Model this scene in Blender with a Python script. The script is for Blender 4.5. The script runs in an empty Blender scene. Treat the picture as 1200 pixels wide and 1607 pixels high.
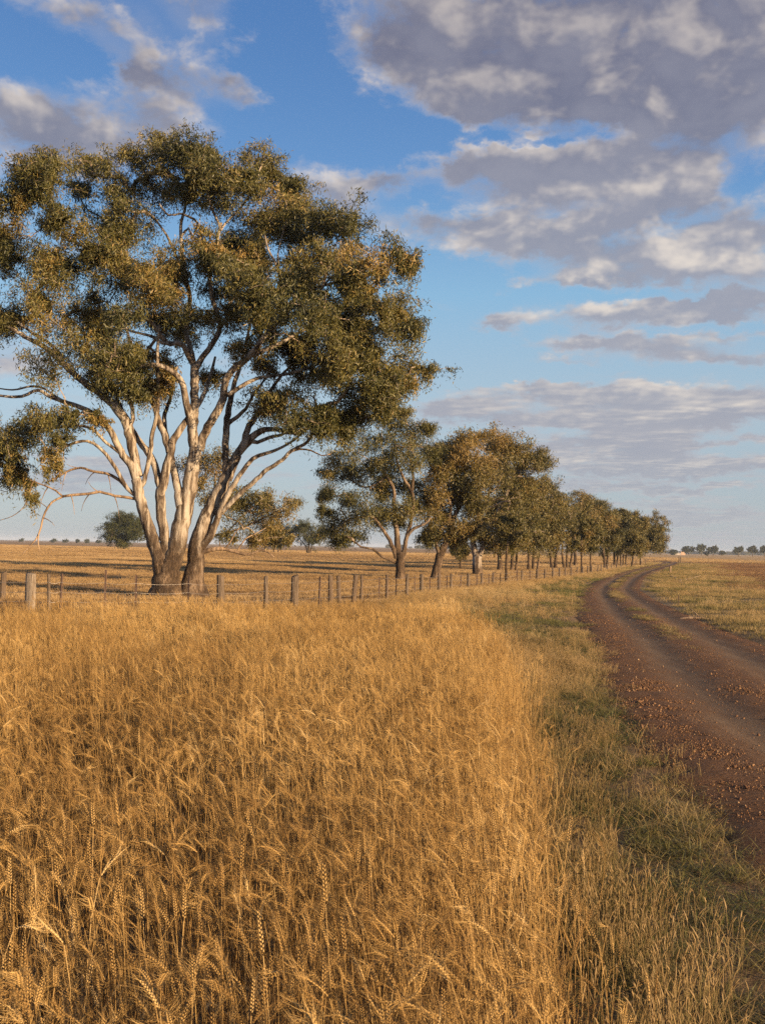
import bpy, math, random, time
import numpy as np
from mathutils import Matrix, Vector
T0 = time.time()
rng = np.random.default_rng(11)
random.seed(5)
S = bpy.context.scene
COL = S.collection

# ------------------------------------------------------------------ camera, sky, sun, exposure
F = 1563.0                       # focal length in pixels of the 1200 x 1607 photograph
H = 2.2                          # eye height
PITCH, ROLL = math.radians(2.02), math.radians(1.12)
fwd = np.array([0, math.cos(PITCH), math.sin(PITCH)])
_r0, _u0 = np.array([1., 0, 0]), np.array([0, -math.sin(PITCH), math.cos(PITCH)])
c_right = _r0 * math.cos(ROLL) + _u0 * math.sin(ROLL)
c_up = _u0 * math.cos(ROLL) - _r0 * math.sin(ROLL)
cam = bpy.data.cameras.new('camera')
cam_ob = bpy.data.objects.new('camera', cam)
COL.objects.link(cam_ob)
m = Matrix.Identity(4)
for i in range(3):
    m[i][0], m[i][1], m[i][2] = c_right[i], c_up[i], -fwd[i]
m[2][3] = H
cam_ob.matrix_world = m
cam.sensor_fit = 'VERTICAL'
cam.sensor_height = 36.0
cam.lens = 36.0 * F / 1607.0
cam.clip_start = 0.05
cam.clip_end = 20000
cam.dof.use_dof = True
cam.dof.focus_distance = 14.0
cam.dof.aperture_fstop = 9.0
S.camera = cam_ob

SUN_EL = math.radians(12.0)
SUN_AZ = math.radians(51.0)       # to the right of straight behind the camera
sun_dir = Vector((math.sin(SUN_AZ) * math.cos(SUN_EL), -math.cos(SUN_AZ) * math.cos(SUN_EL), math.sin(SUN_EL)))
sun = bpy.data.lights.new('sun', 'SUN')
sun.energy = 5.0
sun.angle = math.radians(0.6)
sun.color = (1.0, 0.71, 0.41)
sun_ob = bpy.data.objects.new('sun', sun)
COL.objects.link(sun_ob)
sun_ob.rotation_euler = sun_dir.to_track_quat('Z', 'Y').to_euler()

S.view_settings.view_transform = 'Standard'
S.view_settings.look = 'None'
S.view_settings.gamma = 1.0
S.view_settings.exposure = 1.22
S.view_settings.use_curve_mapping = False
S.cycles.use_denoising = False
S.cycles.max_bounces = 5
S.cycles.diffuse_bounces = 2
S.cycles.glossy_bounces = 2
S.cycles.transmission_bounces = 2
S.cycles.transparent_max_bounces = 4
S.cycles.caustics_reflective = False
S.cycles.caustics_refractive = False
S.cycles.sample_clamp_indirect = 6.0


def ray(px, py):
    return fwd + (px - 600.0) / F * c_right + (803.5 - py) / F * c_up


def at(px, py, y):
    """the point seen at a pixel on the upright plane y metres ahead"""
    d = ray(px, py)
    return np.array([0, 0, H]) + d * (y / d[1])


def horizon(px):
    return 858.7 + 0.0195 * (px - 600)


def dist_of(px, py, hidden=0.2):
    """distance of a thing whose visible foot is at this pixel, its lowest part hidden in grass"""
    return (H - hidden) * F / max(py - horizon(px), 0.5)


class NG:
    """small helper for building shader nodes"""
    def __init__(s, tree):
        s.t = tree; s.n = tree.nodes; s.l = tree.links

    def new(s, kind, **kw):
        nd = s.n.new(kind)
        for k, v in kw.items():
            setattr(nd, k, v)
        return nd

    def put(s, sock, v):
        if hasattr(v, 'is_output') or isinstance(v, bpy.types.NodeSocket):
            s.l.new(v, sock)
        else:
            sock.default_value = v

    def math(s, op, a, b=0.0, c=None, clamp=False):
        nd = s.new('ShaderNodeMath', operation=op, use_clamp=clamp)
        s.put(nd.inputs[0], a); s.put(nd.inputs[1], b)
        if c is not None:
            s.put(nd.inputs[2], c)
        return nd.outputs[0]

    def vmath(s, op, a, b=(0, 0, 0)):
        nd = s.new('ShaderNodeVectorMath', operation=op)
        s.put(nd.inputs[0], a); s.put(nd.inputs[1], b)
        return nd.outputs['Value'] if op in ('DOT_PRODUCT', 'LENGTH') else nd.outputs[0]

    def comb(s, x, y, z):
        nd = s.new('ShaderNodeCombineXYZ')
        for i, v in enumerate((x, y, z)):
            s.put(nd.inputs[i], v)
        return nd.outputs[0]

    def sep(s, v):
        nd = s.new('ShaderNodeSeparateXYZ'); s.put(nd.inputs[0], v)
        return nd.outputs

    def noise(s, vec, scale, detail=4.0, rough=0.55, dist=0.0, color=False):
        nd = s.new('ShaderNodeTexNoise')
        if vec is not None:
            s.put(nd.inputs['Vector'], vec)
        nd.inputs['Scale'].default_value = scale
        nd.inputs['Detail'].default_value = detail
        nd.inputs['Roughness'].default_value = rough
        nd.inputs['Distortion'].default_value = dist
        return nd.outputs['Color' if color else 'Fac']

    def mix(s, f, a, b, blend='MIX'):
        nd = s.new('ShaderNodeMix', data_type='RGBA', blend_type=blend)
        s.put(nd.inputs[0], f); s.put(nd.inputs[6], a); s.put(nd.inputs[7], b)
        return nd.outputs[2]

    def smooth(s, v, a, b, lo=0.0, hi=1.0):
        nd = s.new('ShaderNodeMapRange', interpolation_type='SMOOTHSTEP')
        s.put(nd.inputs[0], v)
        for i, q in enumerate((a, b, lo, hi)):
            s.put(nd.inputs[1 + i], q)
        return nd.outputs[0]

    def ramp(s, f, stops):
        nd = s.new('ShaderNodeValToRGB')
        s.put(nd.inputs[0], f)
        el = nd.color_ramp.elements
        while len(el) < len(stops):
            el.new(0.5)
        for e, (p, c) in zip(el, stops):
            e.position = p
            e.color = (*c, 1) if len(c) == 3 else c
        return nd.outputs[0]


# ---- world: Nishita sky with broken late-afternoon cloud
world = bpy.data.worlds.new('World')
S.world = world
world.use_nodes = True
w = NG(world.node_tree)
w.n.clear()
SKY_STRENGTH = 0.075
sky = w.new('ShaderNodeTexSky', sky_type='NISHITA', sun_disc=False)
sky.sun_elevation = SUN_EL
sky.sun_rotation = math.atan2(sun_dir.x, sun_dir.y)
sky.altitude = 100
sky.air_density = 1.0
sky.dust_density = 0.6
sky.ozone_density = 2.5
tc = w.new('ShaderNodeTexCoord').outputs['Generated']
dx, dy, dz = w.sep(tc)
az = w.math('ARCTAN2', dx, dy)
el = w.math('ARCSINE', dz)


def azel(px, py):
    d = ray(px, py); d = d / np.linalg.norm(d)
    return math.atan2(d[0], d[1]), math.asin(d[2])


# patches of cloud: pixel centre, radii in pixels, weight
CLOUDS = [
    (840, 0, 290, 80, .50), (1040, 100, 230, 62, .50), (1180, 80, 160, 120, .40), (655, 85, 90, 48, .44), (745, 125, 60, 36, .38), (715, 180, 60, 22, .44),
    (890, 160, 90, 30, .36), (1100, 180, 100, 22, .34),
    (733, 258, 26, 24, .55), (850, 250, 80, 26, .52), (960, 285, 120, 34, .46), (1090, 275, 60, 40, .42), (850, 300, 90, 22, .34),
    (765, 345, 45, 18, .50), (860, 372, 90, 22, .52), (720, 375, 80, 20, .36), (960, 400, 130, 26, .48), (1120, 428, 130, 34, .52), (1150, 370, 80, 22, .36), (660, 345, 40, 18, .46), (535, 300, 70, 36, .52), (625, 285, 46, 14, .46),
    (905, 440, 66, 12, .58), (800, 452, 34, 8, .34), (1010, 490, 140, 17, .62), (1120, 502, 46, 15, .40), (788, 506, 34, 11, .58),
    (930, 532, 90, 10, .56), (1040, 548, 80, 10, .56), (1130, 566, 110, 10, .54), (880, 566, 50, 6, .34),
    (1000, 618, 170, 14, .60), (1130, 645, 100, 17, .60), (710, 636, 60, 13, .56), (870, 655, 160, 14, .55), (1015, 688, 62, 24, .68), (920, 690, 80, 10, .34),
    (1060, 736, 250, 13, .62), (950, 766, 120, 7, .40), (1070, 800, 50, 8, .42), (1000, 838, 330, 18, .26),
    (840, 612, 90, 7, .44), (980, 655, 110, 7, .46), (1150, 690, 80, 7, .40), (800, 700, 90, 8, .36), (900, 716, 120, 6, .40), (1110, 770, 120, 6, .40), (960, 790, 90, 5, .36), (1080, 815, 110, 5, .36), (900, 590, 90, 5, .32), (1130, 530, 60, 6, .36), (1090, 470, 70, 7, .34), (1160, 470, 60, 10, .40), (960, 355, 60, 12, .40), (1060, 330, 60, 16, .36), (800, 250, 30, 16, .38),
    (130, 12, 70, 34, .44), (335, 12, 56, 40, .38), (30, 185, 90, 44, .54), (120, 225, 80, 26, .50), (175, 245, 50, 16, .40), (250, 180, 60, 40, .46), (212, 92, 30, 24, .46), (270, 110, 50, 20, .36),
    (392, 152, 34, 15, .54), (365, 122, 30, 12, .40), (30, 565, 70, 24, .42), (110, 762, 80, 18, .46), (250, 740, 150, 16, .34),
    (450, 60, 60, 110, -.34), (560, 200, 90, 36, -.34), (110, 95, 80, 30, -.32), (720, 560, 90, 50, -.20), (560, 130, 40, 30, -.15), (800, 590, 200, 11, -.22), (1020, 462, 140, 9, -.30),
    (840, 218, 120, 9, -.40), (660, 220, 60, 22, -.34), (640, 315, 60, 12, -.22), (1170, 290, 40, 24, -.25), (1010, 372, 60, 14, -.22), (985, 55, 40, 16, -.26), (1000, 522, 200, 6, -.25), (700, 430, 90, 30, -.28),
]


ce = w.math('COSINE', el)
vz = w.math('ADD', w.math('MAXIMUM', dz, 0.0), 0.08)
pl = w.comb(w.math('DIVIDE', dx, vz), w.math('DIVIDE', dy, vz), 0.0)      # a level sheet, foreshortened towards the horizon
ang = w.comb(az, w.math('MULTIPLY', el, 1.6), 0.37)
lo_ = w.smooth(el, 0.06, 0.30, .85, .30)


def field(shift, detail):
    n1 = w.noise(w.vmath('ADD', pl, (shift[0] * 2.2, shift[1] * 2.2, 0)), 2.6, detail, 0.60, 0.2)
    n2 = w.noise(w.vmath('ADD', ang, (shift[0], shift[1] * 1.6, 0)), 17.0, detail, 0.60, 0.2)
    return w.math('MULTIPLY_ADD', n1, lo_, w.math('MULTIPLY', n2, w.math('SUBTRACT', 1.0, lo_)))


wob = w.noise(ang, 11.0, 5.0, 0.68, 0.0, color=True)
wv = w.new('ShaderNodeVectorMath', operation='MULTIPLY_ADD')
w.put(wv.inputs[0], wob); wv.inputs[1].default_value = (.11, .060, 0)
w.put(wv.inputs[2], w.comb(w.math('SUBTRACT', az, .055), w.math('SUBTRACT', el, .030), 1.0))
tot = neg = top_ = None
for (px, py, rx, ry, wt) in CLOUDS:
    a, e = azel(px, py)
    sx, sy = F / rx * .8, F / ry * .8
    q = w.new('ShaderNodeVectorMath', operation='MULTIPLY_ADD')
    w.put(q.inputs[0], wv.outputs[0])
    q.inputs[1].default_value = (sx, sy, 0)
    q.inputs[2].default_value = (-a * sx, -e * sy, math.sqrt(-math.log(abs(wt))))
    g = w.math('POWER', math.exp(-1), w.vmath('DOT_PRODUCT', q.outputs[0], q.outputs[0]))
    if wt < 0:
        neg = g if neg is None else w.math('ADD', neg, g)
    else:
        tot = g if tot is None else w.math('ADD', tot, g)
        if wt >= .5 and ry < 70:
            top_ = w.math('MULTIPLY_ADD', g, w.sep(q.outputs[0])[1], 0.0 if top_ is None else top_)
# a softer sheet of the same broken cloud over the rest of the sky
out = w.smooth(w.math('ABSOLUTE', az), 0.5, 0.8, 0.0, 0.20)
hi = w.smooth(el, 0.52, 0.75, 0.0, 0.20)
tot = w.math('ADD', w.math('SUBTRACT', tot, neg), w.math('MAXIMUM', out, hi))
n0 = field((0, 0), 7.0)
n1_ = field((.014, .018), 3.0)
d0 = w.math('MULTIPLY_ADD', w.math('SUBTRACT', n0, .5), 2.0, w.math('SUBTRACT', w.math('MULTIPLY', tot, w.smooth(el, .03, .22, 1.35, 1.0)), 0.22))
cover = w.math('MAXIMUM', w.smooth(d0, -0.18, 0.36), w.math('MULTIPLY', w.smooth(tot, .05, .5), .38))
thick = w.smooth(w.math('MULTIPLY_ADD', d0, .5, w.math('MULTIPLY', tot, .5)), 0.02, 0.46)
relief = w.math('MULTIPLY_ADD', w.math('SUBTRACT', field((0, 0), 3.5), n1_), 1.9, w.math('MULTIPLY', top_, .55))
litside = w.smooth(relief, -0.12, 0.54)
litside = w.math('MULTIPLY', litside, w.smooth(thick, 0.0, .35, .35, 1.0))
K = 1.0 / (SKY_STRENGTH * 2 ** S.view_settings.exposure)


def kc(r, g, b):
    return (r * K, g * K, b * K, 1)


high = w.smooth(el, 0.20, 0.50)
dark = w.mix(high, kc(.335, .350, .425), kc(.152, .155, .225))
base = w.mix(thick, kc(.52, .505, .555), dark)
base = w.mix(w.smooth(n1_, .35, .68, 0.0, .28), base, kc(.47, .455, .49))
lit = w.mix(w.math('MULTIPLY', litside, w.math('MULTIPLY_ADD', w.math('MULTIPLY', thick, high), -.45, .92)), base, kc(.95, .83, .70))
low = w.smooth(el, 0.02, 0.26)
cloud = w.mix(low, w.mix(0.35, lit, kc(.47, .475, .51)), lit)
skyc = w.mix(0.78, sky.outputs[0], w.ramp(w.smooth(el, 0.0, 0.56), [(0, kc(.39, .445, .53)[:3]), (.16, kc(.42, .535, .63)[:3]), (.42, kc(.27, .50, .72)[:3]), (.70, kc(.135, .310, .62)[:3]), (1, kc(.070, .195, .49)[:3])]))
final = w.mix(w.math('MULTIPLY', cover, w.smooth(el, 0.0, 0.12, 0.6, 0.92)), skyc, cloud)
bg = w.new('ShaderNodeBackground')
w.put(bg.inputs[0], final)
bg.inputs[1].default_value = SKY_STRENGTH
wo = w.new('ShaderNodeOutputWorld')
w.l.new(bg.outputs[0], wo.inputs[0])

# ------------------------------------------------------------------ helpers


def tag(o, label=None, cat=None, group=None, kind=None):
    if label: o['label'] = label
    if cat: o['category'] = cat
    if group: o['group'] = group
    if kind: o['kind'] = kind
    return o


def empty(name, loc):
    o = bpy.data.objects.new(name, None)
    o.empty_display_size = 0.3
    COL.objects.link(o)
    o.location = loc
    return o


def mk_mesh(name, verts, faces, mat=None, smooth=False, attrs=None):
    """faces: list of int arrays (n x 3 or n x 4)"""
    me = bpy.data.meshes.new(name)
    verts = np.asarray(verts, dtype=np.float32)
    faces = [np.asarray(f, dtype=np.int32) for f in faces if len(f)]
    me.vertices.add(len(verts))
    me.vertices.foreach_set('co', verts.ravel())
    loops = np.concatenate([f.ravel() for f in faces])
    tot = np.concatenate([np.full(len(f), f.shape[1], dtype=np.int32) for f in faces])
    start = np.concatenate([[0], np.cumsum(tot)[:-1]]).astype(np.int32)
    me.loops.add(len(loops))
    me.loops.foreach_set('vertex_index', loops)
    me.polygons.add(len(tot))
    me.polygons.foreach_set('loop_start', start)
    me.polygons.foreach_set('loop_total', tot)
    if smooth:
        me.polygons.foreach_set('use_smooth', np.ones(len(tot), dtype=bool))
    me.update(calc_edges=True)
    for k, v in (attrs or {}).items():
        a = me.attributes.new(k, 'FLOAT', 'POINT')
        a.data.foreach_set('value', np.asarray(v, dtype=np.float32))
    if mat:
        me.materials.append(mat)
    return me


def ob(name, me, parent=None, loc=(0, 0, 0), link=True):
    o = bpy.data.objects.new(name, me)
    if link:
        COL.objects.link(o)
    o.location = loc
    if parent:
        o.parent = parent
    return o


class MB:
    """collects tubes, leaves and blades, then becomes one mesh"""
    def __init__(s):
        s.v, s.f4, s.f3, s.h, s.n = [], [], [], [], 0

    def add(s, v, quads=None, tris=None, h=None):
        v = np.asarray(v, dtype=np.float32).reshape(-1, 3)
        if quads is not None and len(quads):
            s.f4.append(np.asarray(quads, dtype=np.int32) + s.n)
        if tris is not None and len(tris):
            s.f3.append(np.asarray(tris, dtype=np.int32) + s.n)
        s.v.append(v)
        s.h.append(np.zeros(len(v)) if h is None else np.asarray(h, dtype=np.float32))
        s.n += len(v)

    def tube(s, pts, rad, sides=6, flute=None, cap=True, h=None):
        pts = np.asarray(pts, dtype=float); n = len(pts)
        rad = np.broadcast_to(np.asarray(rad, dtype=float), (n,))
        t = np.gradient(pts, axis=0)
        t /= np.linalg.norm(t, axis=1)[:, None] + 1e-9
        ref = np.array([1., 0, 0]) if abs(t[0][0]) < 0.8 else np.array([0, 1., 0])
        a = ref - np.outer(t @ ref, np.ones(3)) * t
        a /= np.linalg.norm(a, axis=1)[:, None] + 1e-9
        b = np.cross(t, a)
        th = np.linspace(0, 2 * math.pi, sides, endpoint=False)
        rr = rad[:, None] * np.ones(sides)
        if flute is not None:
            rr = rr * flute(pts, th)
        v = pts[:, None, :] + rr[..., None] * (np.cos(th)[None, :, None] * a[:, None, :] + np.sin(th)[None, :, None] * b[:, None, :])
        i = np.arange(n - 1)[:, None] * sides
        j = np.arange(sides)[None, :]
        k = (j + 1) % sides
        q = np.stack([i + j, i + k, i + k + sides, i + j + sides], -1).reshape(-1, 4)
        vv = v.reshape(-1, 3)
        tr = None
        if cap:
            vv = np.vstack([vv, pts[-1] + t[-1] * rad[-1] * 0.6])
            e = (n - 1) * sides
            tr = [(e + x, e + (x + 1) % sides, n * sides) for x in range(sides)]
        hh = None
        if h is not None:
            hh = np.repeat(np.broadcast_to(h, (n,)), sides)
            if cap:
                hh = np.append(hh, hh[-1])
        s.add(vv, q, tr, hh)

    def mesh(s, name, mat, smooth=False, attr='tint'):
        return mk_mesh(name, np.concatenate(s.v), ([np.concatenate(s.f4)] if s.f4 else []) + ([np.concatenate(s.f3)] if s.f3 else []),
                       mat, smooth, {attr: np.concatenate(s.h)})


def material(name):
    mt = bpy.data.materials.new(name)
    mt.use_nodes = True
    g = NG(mt.node_tree)
    g.n.clear()
    out = g.new('ShaderNodeOutputMaterial')
    return mt, g, out


def principled(g, out, col, rough=0.8, spec=0.3, bump=None, bump_d=0.02, strength=1.0):
    p = g.new('ShaderNodeBsdfPrincipled')
    g.put(p.inputs['Base Color'], col)
    g.put(p.inputs['Roughness'], rough)
    g.put(p.inputs['Specular IOR Level'], spec)
    if bump is not None:
        b = g.new('ShaderNodeBump')
        b.inputs['Distance'].default_value = bump_d
        b.inputs['Strength'].default_value = strength
        g.put(b.inputs['Height'], bump)
        g.l.new(b.outputs[0], p.inputs['Normal'])
    g.l.new(p.outputs[0], out.inputs[0])
    return p


def leafy(name, stops, attr_geo=None, base=None, trans=0.35, rough=0.55, spec=0.25, var=0.0):
    """thin plant matter: colour from a per-piece value; light passes through it"""
    mt, g, out = material(name)
    a = g.new('ShaderNodeAttribute', attribute_type='INSTANCER' if attr_geo is None else 'GEOMETRY', attribute_name='tint' if attr_geo is None else attr_geo)
    col = g.ramp(a.outputs['Fac'], stops)
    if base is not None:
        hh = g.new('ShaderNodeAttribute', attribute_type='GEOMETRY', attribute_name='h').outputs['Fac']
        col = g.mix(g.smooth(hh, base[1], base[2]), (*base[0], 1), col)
    if var:
        pos = g.new('ShaderNodeNewGeometry').outputs['Position']
        nz = g.noise(pos, var, 2.0)
        col = g.mix(1.0, col, g.ramp(nz, [(.3, (.78, .78, .80)), (.7, (1.2, 1.16, 1.1))]), 'MULTIPLY')
    p = g.new('ShaderNodeBsdfPrincipled')
    g.put(p.inputs['Base Color'], col)
    p.inputs['Roughness'].default_value = rough
    p.inputs['Specular IOR Level'].default_value = spec
    t = g.new('ShaderNodeBsdfTranslucent')
    g.put(t.inputs[0], col)
    mx = g.new('ShaderNodeMixShader')
    mx.inputs[0].default_value = trans
    g.l.new(p.outputs[0], mx.inputs[1]); g.l.new(t.outputs[0], mx.inputs[2])
    g.l.new(mx.outputs[0], out.inputs[0])
    return mt


def smoothstep(x, a, b):
    t = np.clip((np.asarray(x, dtype=float) - a) / (b - a), 0, 1)
    return t * t * (3 - 2 * t)


_perm = np.random.default_rng(3).random((256, 256))


def vnoise(x, y, s=1.0):
    """smooth value noise 0..1"""
    x = np.asarray(x, dtype=float) * s + 1000.3; y = np.asarray(y, dtype=float) * s + 1000.7
    xi, yi = np.floor(x).astype(int), np.floor(y).astype(int)
    fx, fy = x - xi, y - yi
    fx, fy = fx * fx * (3 - 2 * fx), fy * fy * (3 - 2 * fy)
    p = lambda a, b: _perm[a % 256, b % 256]
    return (p(xi, yi) * (1 - fx) + p(xi + 1, yi) * fx) * (1 - fy) + (p(xi, yi + 1) * (1 - fx) + p(xi + 1, yi + 1) * fx) * fy


# ------------------------------------------------------------------ the lie of the land
RD = np.array([(-40, 3.6), (-15, 4.3), (0, 4.75), (6, 4.85), (10, 4.95), (13, 5.25), (17.7, 5.95), (24, 7.1), (30, 8.05), (36, 9.0), (49, 11.4), (59, 13.5), (80, 19.2),
               (105, 26.6), (128, 34.0), (172, 48.5), (205, 59), (235, 68), (262, 74.5), (285, 78), (310, 81), (335, 82.5), (400, 81)], dtype=float)
_yy = np.linspace(-40, 400, 1761)
_xx = np.interp(_yy, RD[:, 0], RD[:, 1])
_k = np.exp(-0.5 * (np.arange(-24, 25) / 9.0) ** 2); _k /= _k.sum()
_xx = np.convolve(np.pad(_xx, 24, mode='edge'), _k, 'valid')
_sl = np.gradient(_xx, _yy)


def road_x(y):
    return np.interp(y, _yy, _xx)


def road_u(x, y):
    """sideways distance from the middle of the road, metres"""
    s = np.interp(y, _yy, _sl)
    return (x - road_x(y)) / np.sqrt(1 + s * s)


def road_w(y):
    return np.interp(y, [0, 10, 25, 60, 120, 300], [2.15, 2.1, 2.0, 1.55, 1.6, 1.7])


def ground_z(x, y):
    x = np.asarray(x, dtype=float); y = np.asarray(y, dtype=float)
    d = np.hypot(x, y)
    fade = 1 - smoothstep(d, 90, 220)
    z = 0.10 * (vnoise(x, y, 0.08) - 0.5) * fade * smoothstep(d, 4, 20) + 0.035 * (vnoise(x, y, 0.9) - 0.5) * (1 - smoothstep(d, 30, 60))
    u = road_u(x, y)
    k = road_w(y)
    z = z + 0.07 * smoothstep(u, k - .1, k + 1.8) * (1 - smoothstep(u, 9, 22)) * (1 - smoothstep(y, 90, 160))    # low bank on the far side
    rd = (1 - smoothstep(np.abs(u), k * 0.8, k * 1.25)) * (1 - smoothstep(y, 330, 345))
    return z * (1 - rd) - 0.07 * rd


def wheat_edge(y):
    return np.interp(y, [-3, 0, 3.3, 4.5, 6.3, 8.9, 14.3, 21.5, 26], [.4, .55, .72, .98, 1.12, 1.36, 1.8, 1.95, 1.5])


FENCE = np.array([(-40, 27.0), (-24, 28.6), (-10.6, 30.2), (-8.7, 30.6), (-5.2, 32.4), (-3.5, 34.4), (-1.1, 38.4), (.2, 42.0), (2.0, 47.5), (4.0, 52.5), (5.9, 58), (8.6, 64), (11.3, 71),
                  (14.6, 80.5), (18.6, 92), (23.0, 106), (33, 138), (44, 171), (54, 202), (61, 228)], dtype=float)


def fence_side(x, y):
    """positive on the paddock side (left and beyond)"""
    return y - np.interp(x, FENCE[:, 0], FENCE[:, 1])


# ------------------------------------------------------------------ setting: ground, road, hills
def axis(lim, near, n):
    t = np.linspace(-1, 1, n)
    return np.sinh(t * math.asinh(lim / near)) * near


gx = np.unique(np.round(np.concatenate([axis(7000, 4.0, 150), np.arange(-14, 26, 0.45)]), 3))
gy = np.unique(np.round(np.concatenate([-np.geomspace(2, 1500, 26), np.arange(-2, 64, 0.45), np.geomspace(64, 9500, 120)]), 3))
X, Y = np.meshgrid(gx, gy)
Z = ground_z(X, Y)
V = np.stack([X, Y, Z], -1).reshape(-1, 3)
nx, ny = len(gx), len(gy)
i = (np.arange(ny - 1)[:, None] * nx + np.arange(nx - 1)[None, :]).ravel()
Q = np.stack([i, i + 1, i + nx + 1, i + nx], -1)
fx, fy = V[:, 0], V[:, 1]
U = road_u(fx, fy)
KW = road_w(fy)
inroad = smoothstep(fy, -20, 0) * (1 - smoothstep(fy, 200, 330))
green = inroad * np.maximum(smoothstep(-U, KW, KW + 1.0) * (1 - smoothstep(-U, KW + 3.0, KW + 7)) * (fence_side(fx, fy) < 1),
                            smoothstep(U, KW + .4, KW + 1.4) * (1 - smoothstep(U, KW + 5, KW + 10)) * smoothstep(fy, 12, 30) * (1 - smoothstep(fy, 120, 170)))
brown = smoothstep(U, KW + 2.5, KW + 6) * (1 - smoothstep(fy, 215, 235))
gold = np.clip(smoothstep(fy, 232, 250) * smoothstep(U, 0, 4), 0, 1)

mt, g, out = material('ground_soil')
pos = g.new('ShaderNodeNewGeometry').outputs['Position']
ga = lambda nm: g.new('ShaderNodeAttribute', attribute_type='GEOMETRY', attribute_name=nm).outputs['Fac']
nbig = g.noise(g.vmath('MULTIPLY', pos, (0.35, 1.0, 1.0)), 0.035, 5.0, 0.62)
nmid = g.noise(pos, 0.8, 5.0, 0.65)
nfine = g.noise(pos, 14.0, 5.0, 0.7)
dry = g.ramp(nbig, [(.3, (.20, .122, .060)), (.5, (.285, .180, .086)), (.7, (.36, .238, .118))])
brn = g.ramp(nbig, [(.3, (.165, .092, .047)), (.7, (.24, .138, .068))])
gld = g.ramp(nbig, [(.3, (.33, .21, .09)), (.7, (.43, .285, .13))])
col = g.mix(ga('brown'), dry, brn)
col = g.mix(ga('gold'), col, gld)
grn = g.ramp(nmid, [(.3, (.120, .085, .045)), (.6, (.175, .130, .062)), (.8, (.24, .175, .085))])
col = g.mix(ga('green'), col, grn)
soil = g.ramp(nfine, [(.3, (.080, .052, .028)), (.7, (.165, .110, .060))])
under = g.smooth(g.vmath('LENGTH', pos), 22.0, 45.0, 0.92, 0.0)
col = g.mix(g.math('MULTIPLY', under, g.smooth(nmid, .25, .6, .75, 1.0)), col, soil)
col = g.mix(1.0, col, g.ramp(nfine, [(.25, (.72, .72, .72)), (.75, (1.22, 1.22, 1.22))]), 'MULTIPLY')
principled(g, out, col, 0.95, 0.1, g.math('ADD', nfine, g.math('MULTIPLY', nmid, 3.0)), 0.03)
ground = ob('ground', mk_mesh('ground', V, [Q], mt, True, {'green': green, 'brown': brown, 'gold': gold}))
tag(ground, 'flat dry plain of soil and stubble running to the horizon', 'ground', kind='structure')

# the road: two wheel tracks with loose gravel between and beside them
ys = np.unique(np.concatenate([np.arange(-25, 2, 0.5), np.arange(2, 30, 0.11), np.geomspace(30, 338, 330)]))
us = np.linspace(-3.3, 3.3, 89)
YS, US = np.meshgrid(ys, us, indexing='ij')
slope = np.interp(YS, _yy, _sl)
nrm = np.sqrt(1 + slope * slope)
RX = road_x(YS) + US / nrm
RY = YS - US * slope / nrm
k = road_w(YS)
q = US / k
rag = (vnoise(RX, RY, 1.3) - .5) * .5 + (vnoise(RX, RY, 4.2) - .5) * .25
edge = np.abs(q) + rag * 0.28
near = 1 - smoothstep(YS, 25, 60)
TR1, TR2 = -0.30, 0.52              # wheel tracks, as shares of the half width
rut = np.exp(-((q - TR1) / .22) ** 2) + np.exp(-((q - TR2) / .22) ** 2)
RZ = 0.02 + 0.035 * (1 - np.clip(q * q, 0, 2)) - 0.055 * rut - 0.10 * smoothstep(edge, .86, 1.35)
lump = (vnoise(RX, RY, 7.0) - .5) * .022 + (vnoise(RX, RY, 2.6) - .5) * .03
RZ = RZ + lump * (1 - 0.8 * np.clip(rut, 0, 1)) * (0.35 + 0.65 * near)
V = np.stack([RX, RY, RZ], -1).reshape(-1, 3)
nu = len(us)
i = (np.arange(len(ys) - 1)[:, None] * nu + np.arange(nu - 1)[None, :]).ravel()
Q = np.stack([i, i + 1, i + nu + 1, i + nu], -1)
mt, g, out = material('road_dirt')
pos = g.new('ShaderNodeNewGeometry').outputs['Position']
qn = g.new('ShaderNodeAttribute', attribute_type='GEOMETRY', attribute_name='q').outputs['Fac']
nmid = g.noise(pos, 1.4, 5.0, 0.62)
nfine = g.noise(pos, 26.0, 6.0, 0.72)
nlong = g.noise(g.vmath('MULTIPLY', pos, (1.6, 0.16, 1.0)), 2.2, 4.0, 0.6)
qq = g.math('ADD', qn, g.math('MULTIPLY', g.math('SUBTRACT', nmid, .5), .42))


def bump_at(c, wd):
    e = g.math('DIVIDE', g.math('SUBTRACT', qq, c), wd)
    return g.math('POWER', 2.718, g.math('MULTIPLY', g.math('MULTIPLY', e, e), -1.0))


track = g.math('ADD', bump_at(TR1, .21), bump_at(TR2, .22), clamp=True)
red = g.ramp(nfine, [(.25, (.058, .027, .011)), (.5, (.112, .055, .023)), (.75, (.195, .104, .046))])
pale = g.ramp(nlong, [(.3, (.104, .064, .033)), (.55, (.142, .090, .048)), (.75, (.185, .122, .068))])
pale = g.mix(1.0, pale, g.ramp(nfine, [(.3, (.80, .80, .80)), (.7, (1.15, 1.14, 1.12))]), 'MULTIPLY')
col = g.mix(g.math('MULTIPLY', track, g.smooth(nlong, .25, .6, .55, 1.0)), red, pale)
wv_ = g.new('ShaderNodeTexWave', wave_type='BANDS', bands_direction='Y')
g.put(wv_.inputs['Vector'], pos); wv_.inputs['Scale'].default_value = 3.2; wv_.inputs['Distortion'].default_value = 5.0; wv_.inputs['Detail'].default_value = 3.0; wv_.inputs['Detail Scale'].default_value = 1.6
col = g.mix(g.math('MULTIPLY', g.smooth(wv_.outputs['Fac'], .55, .9), g.math('MULTIPLY', track, .28)), col, (.085, .054, .032, 1))
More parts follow.
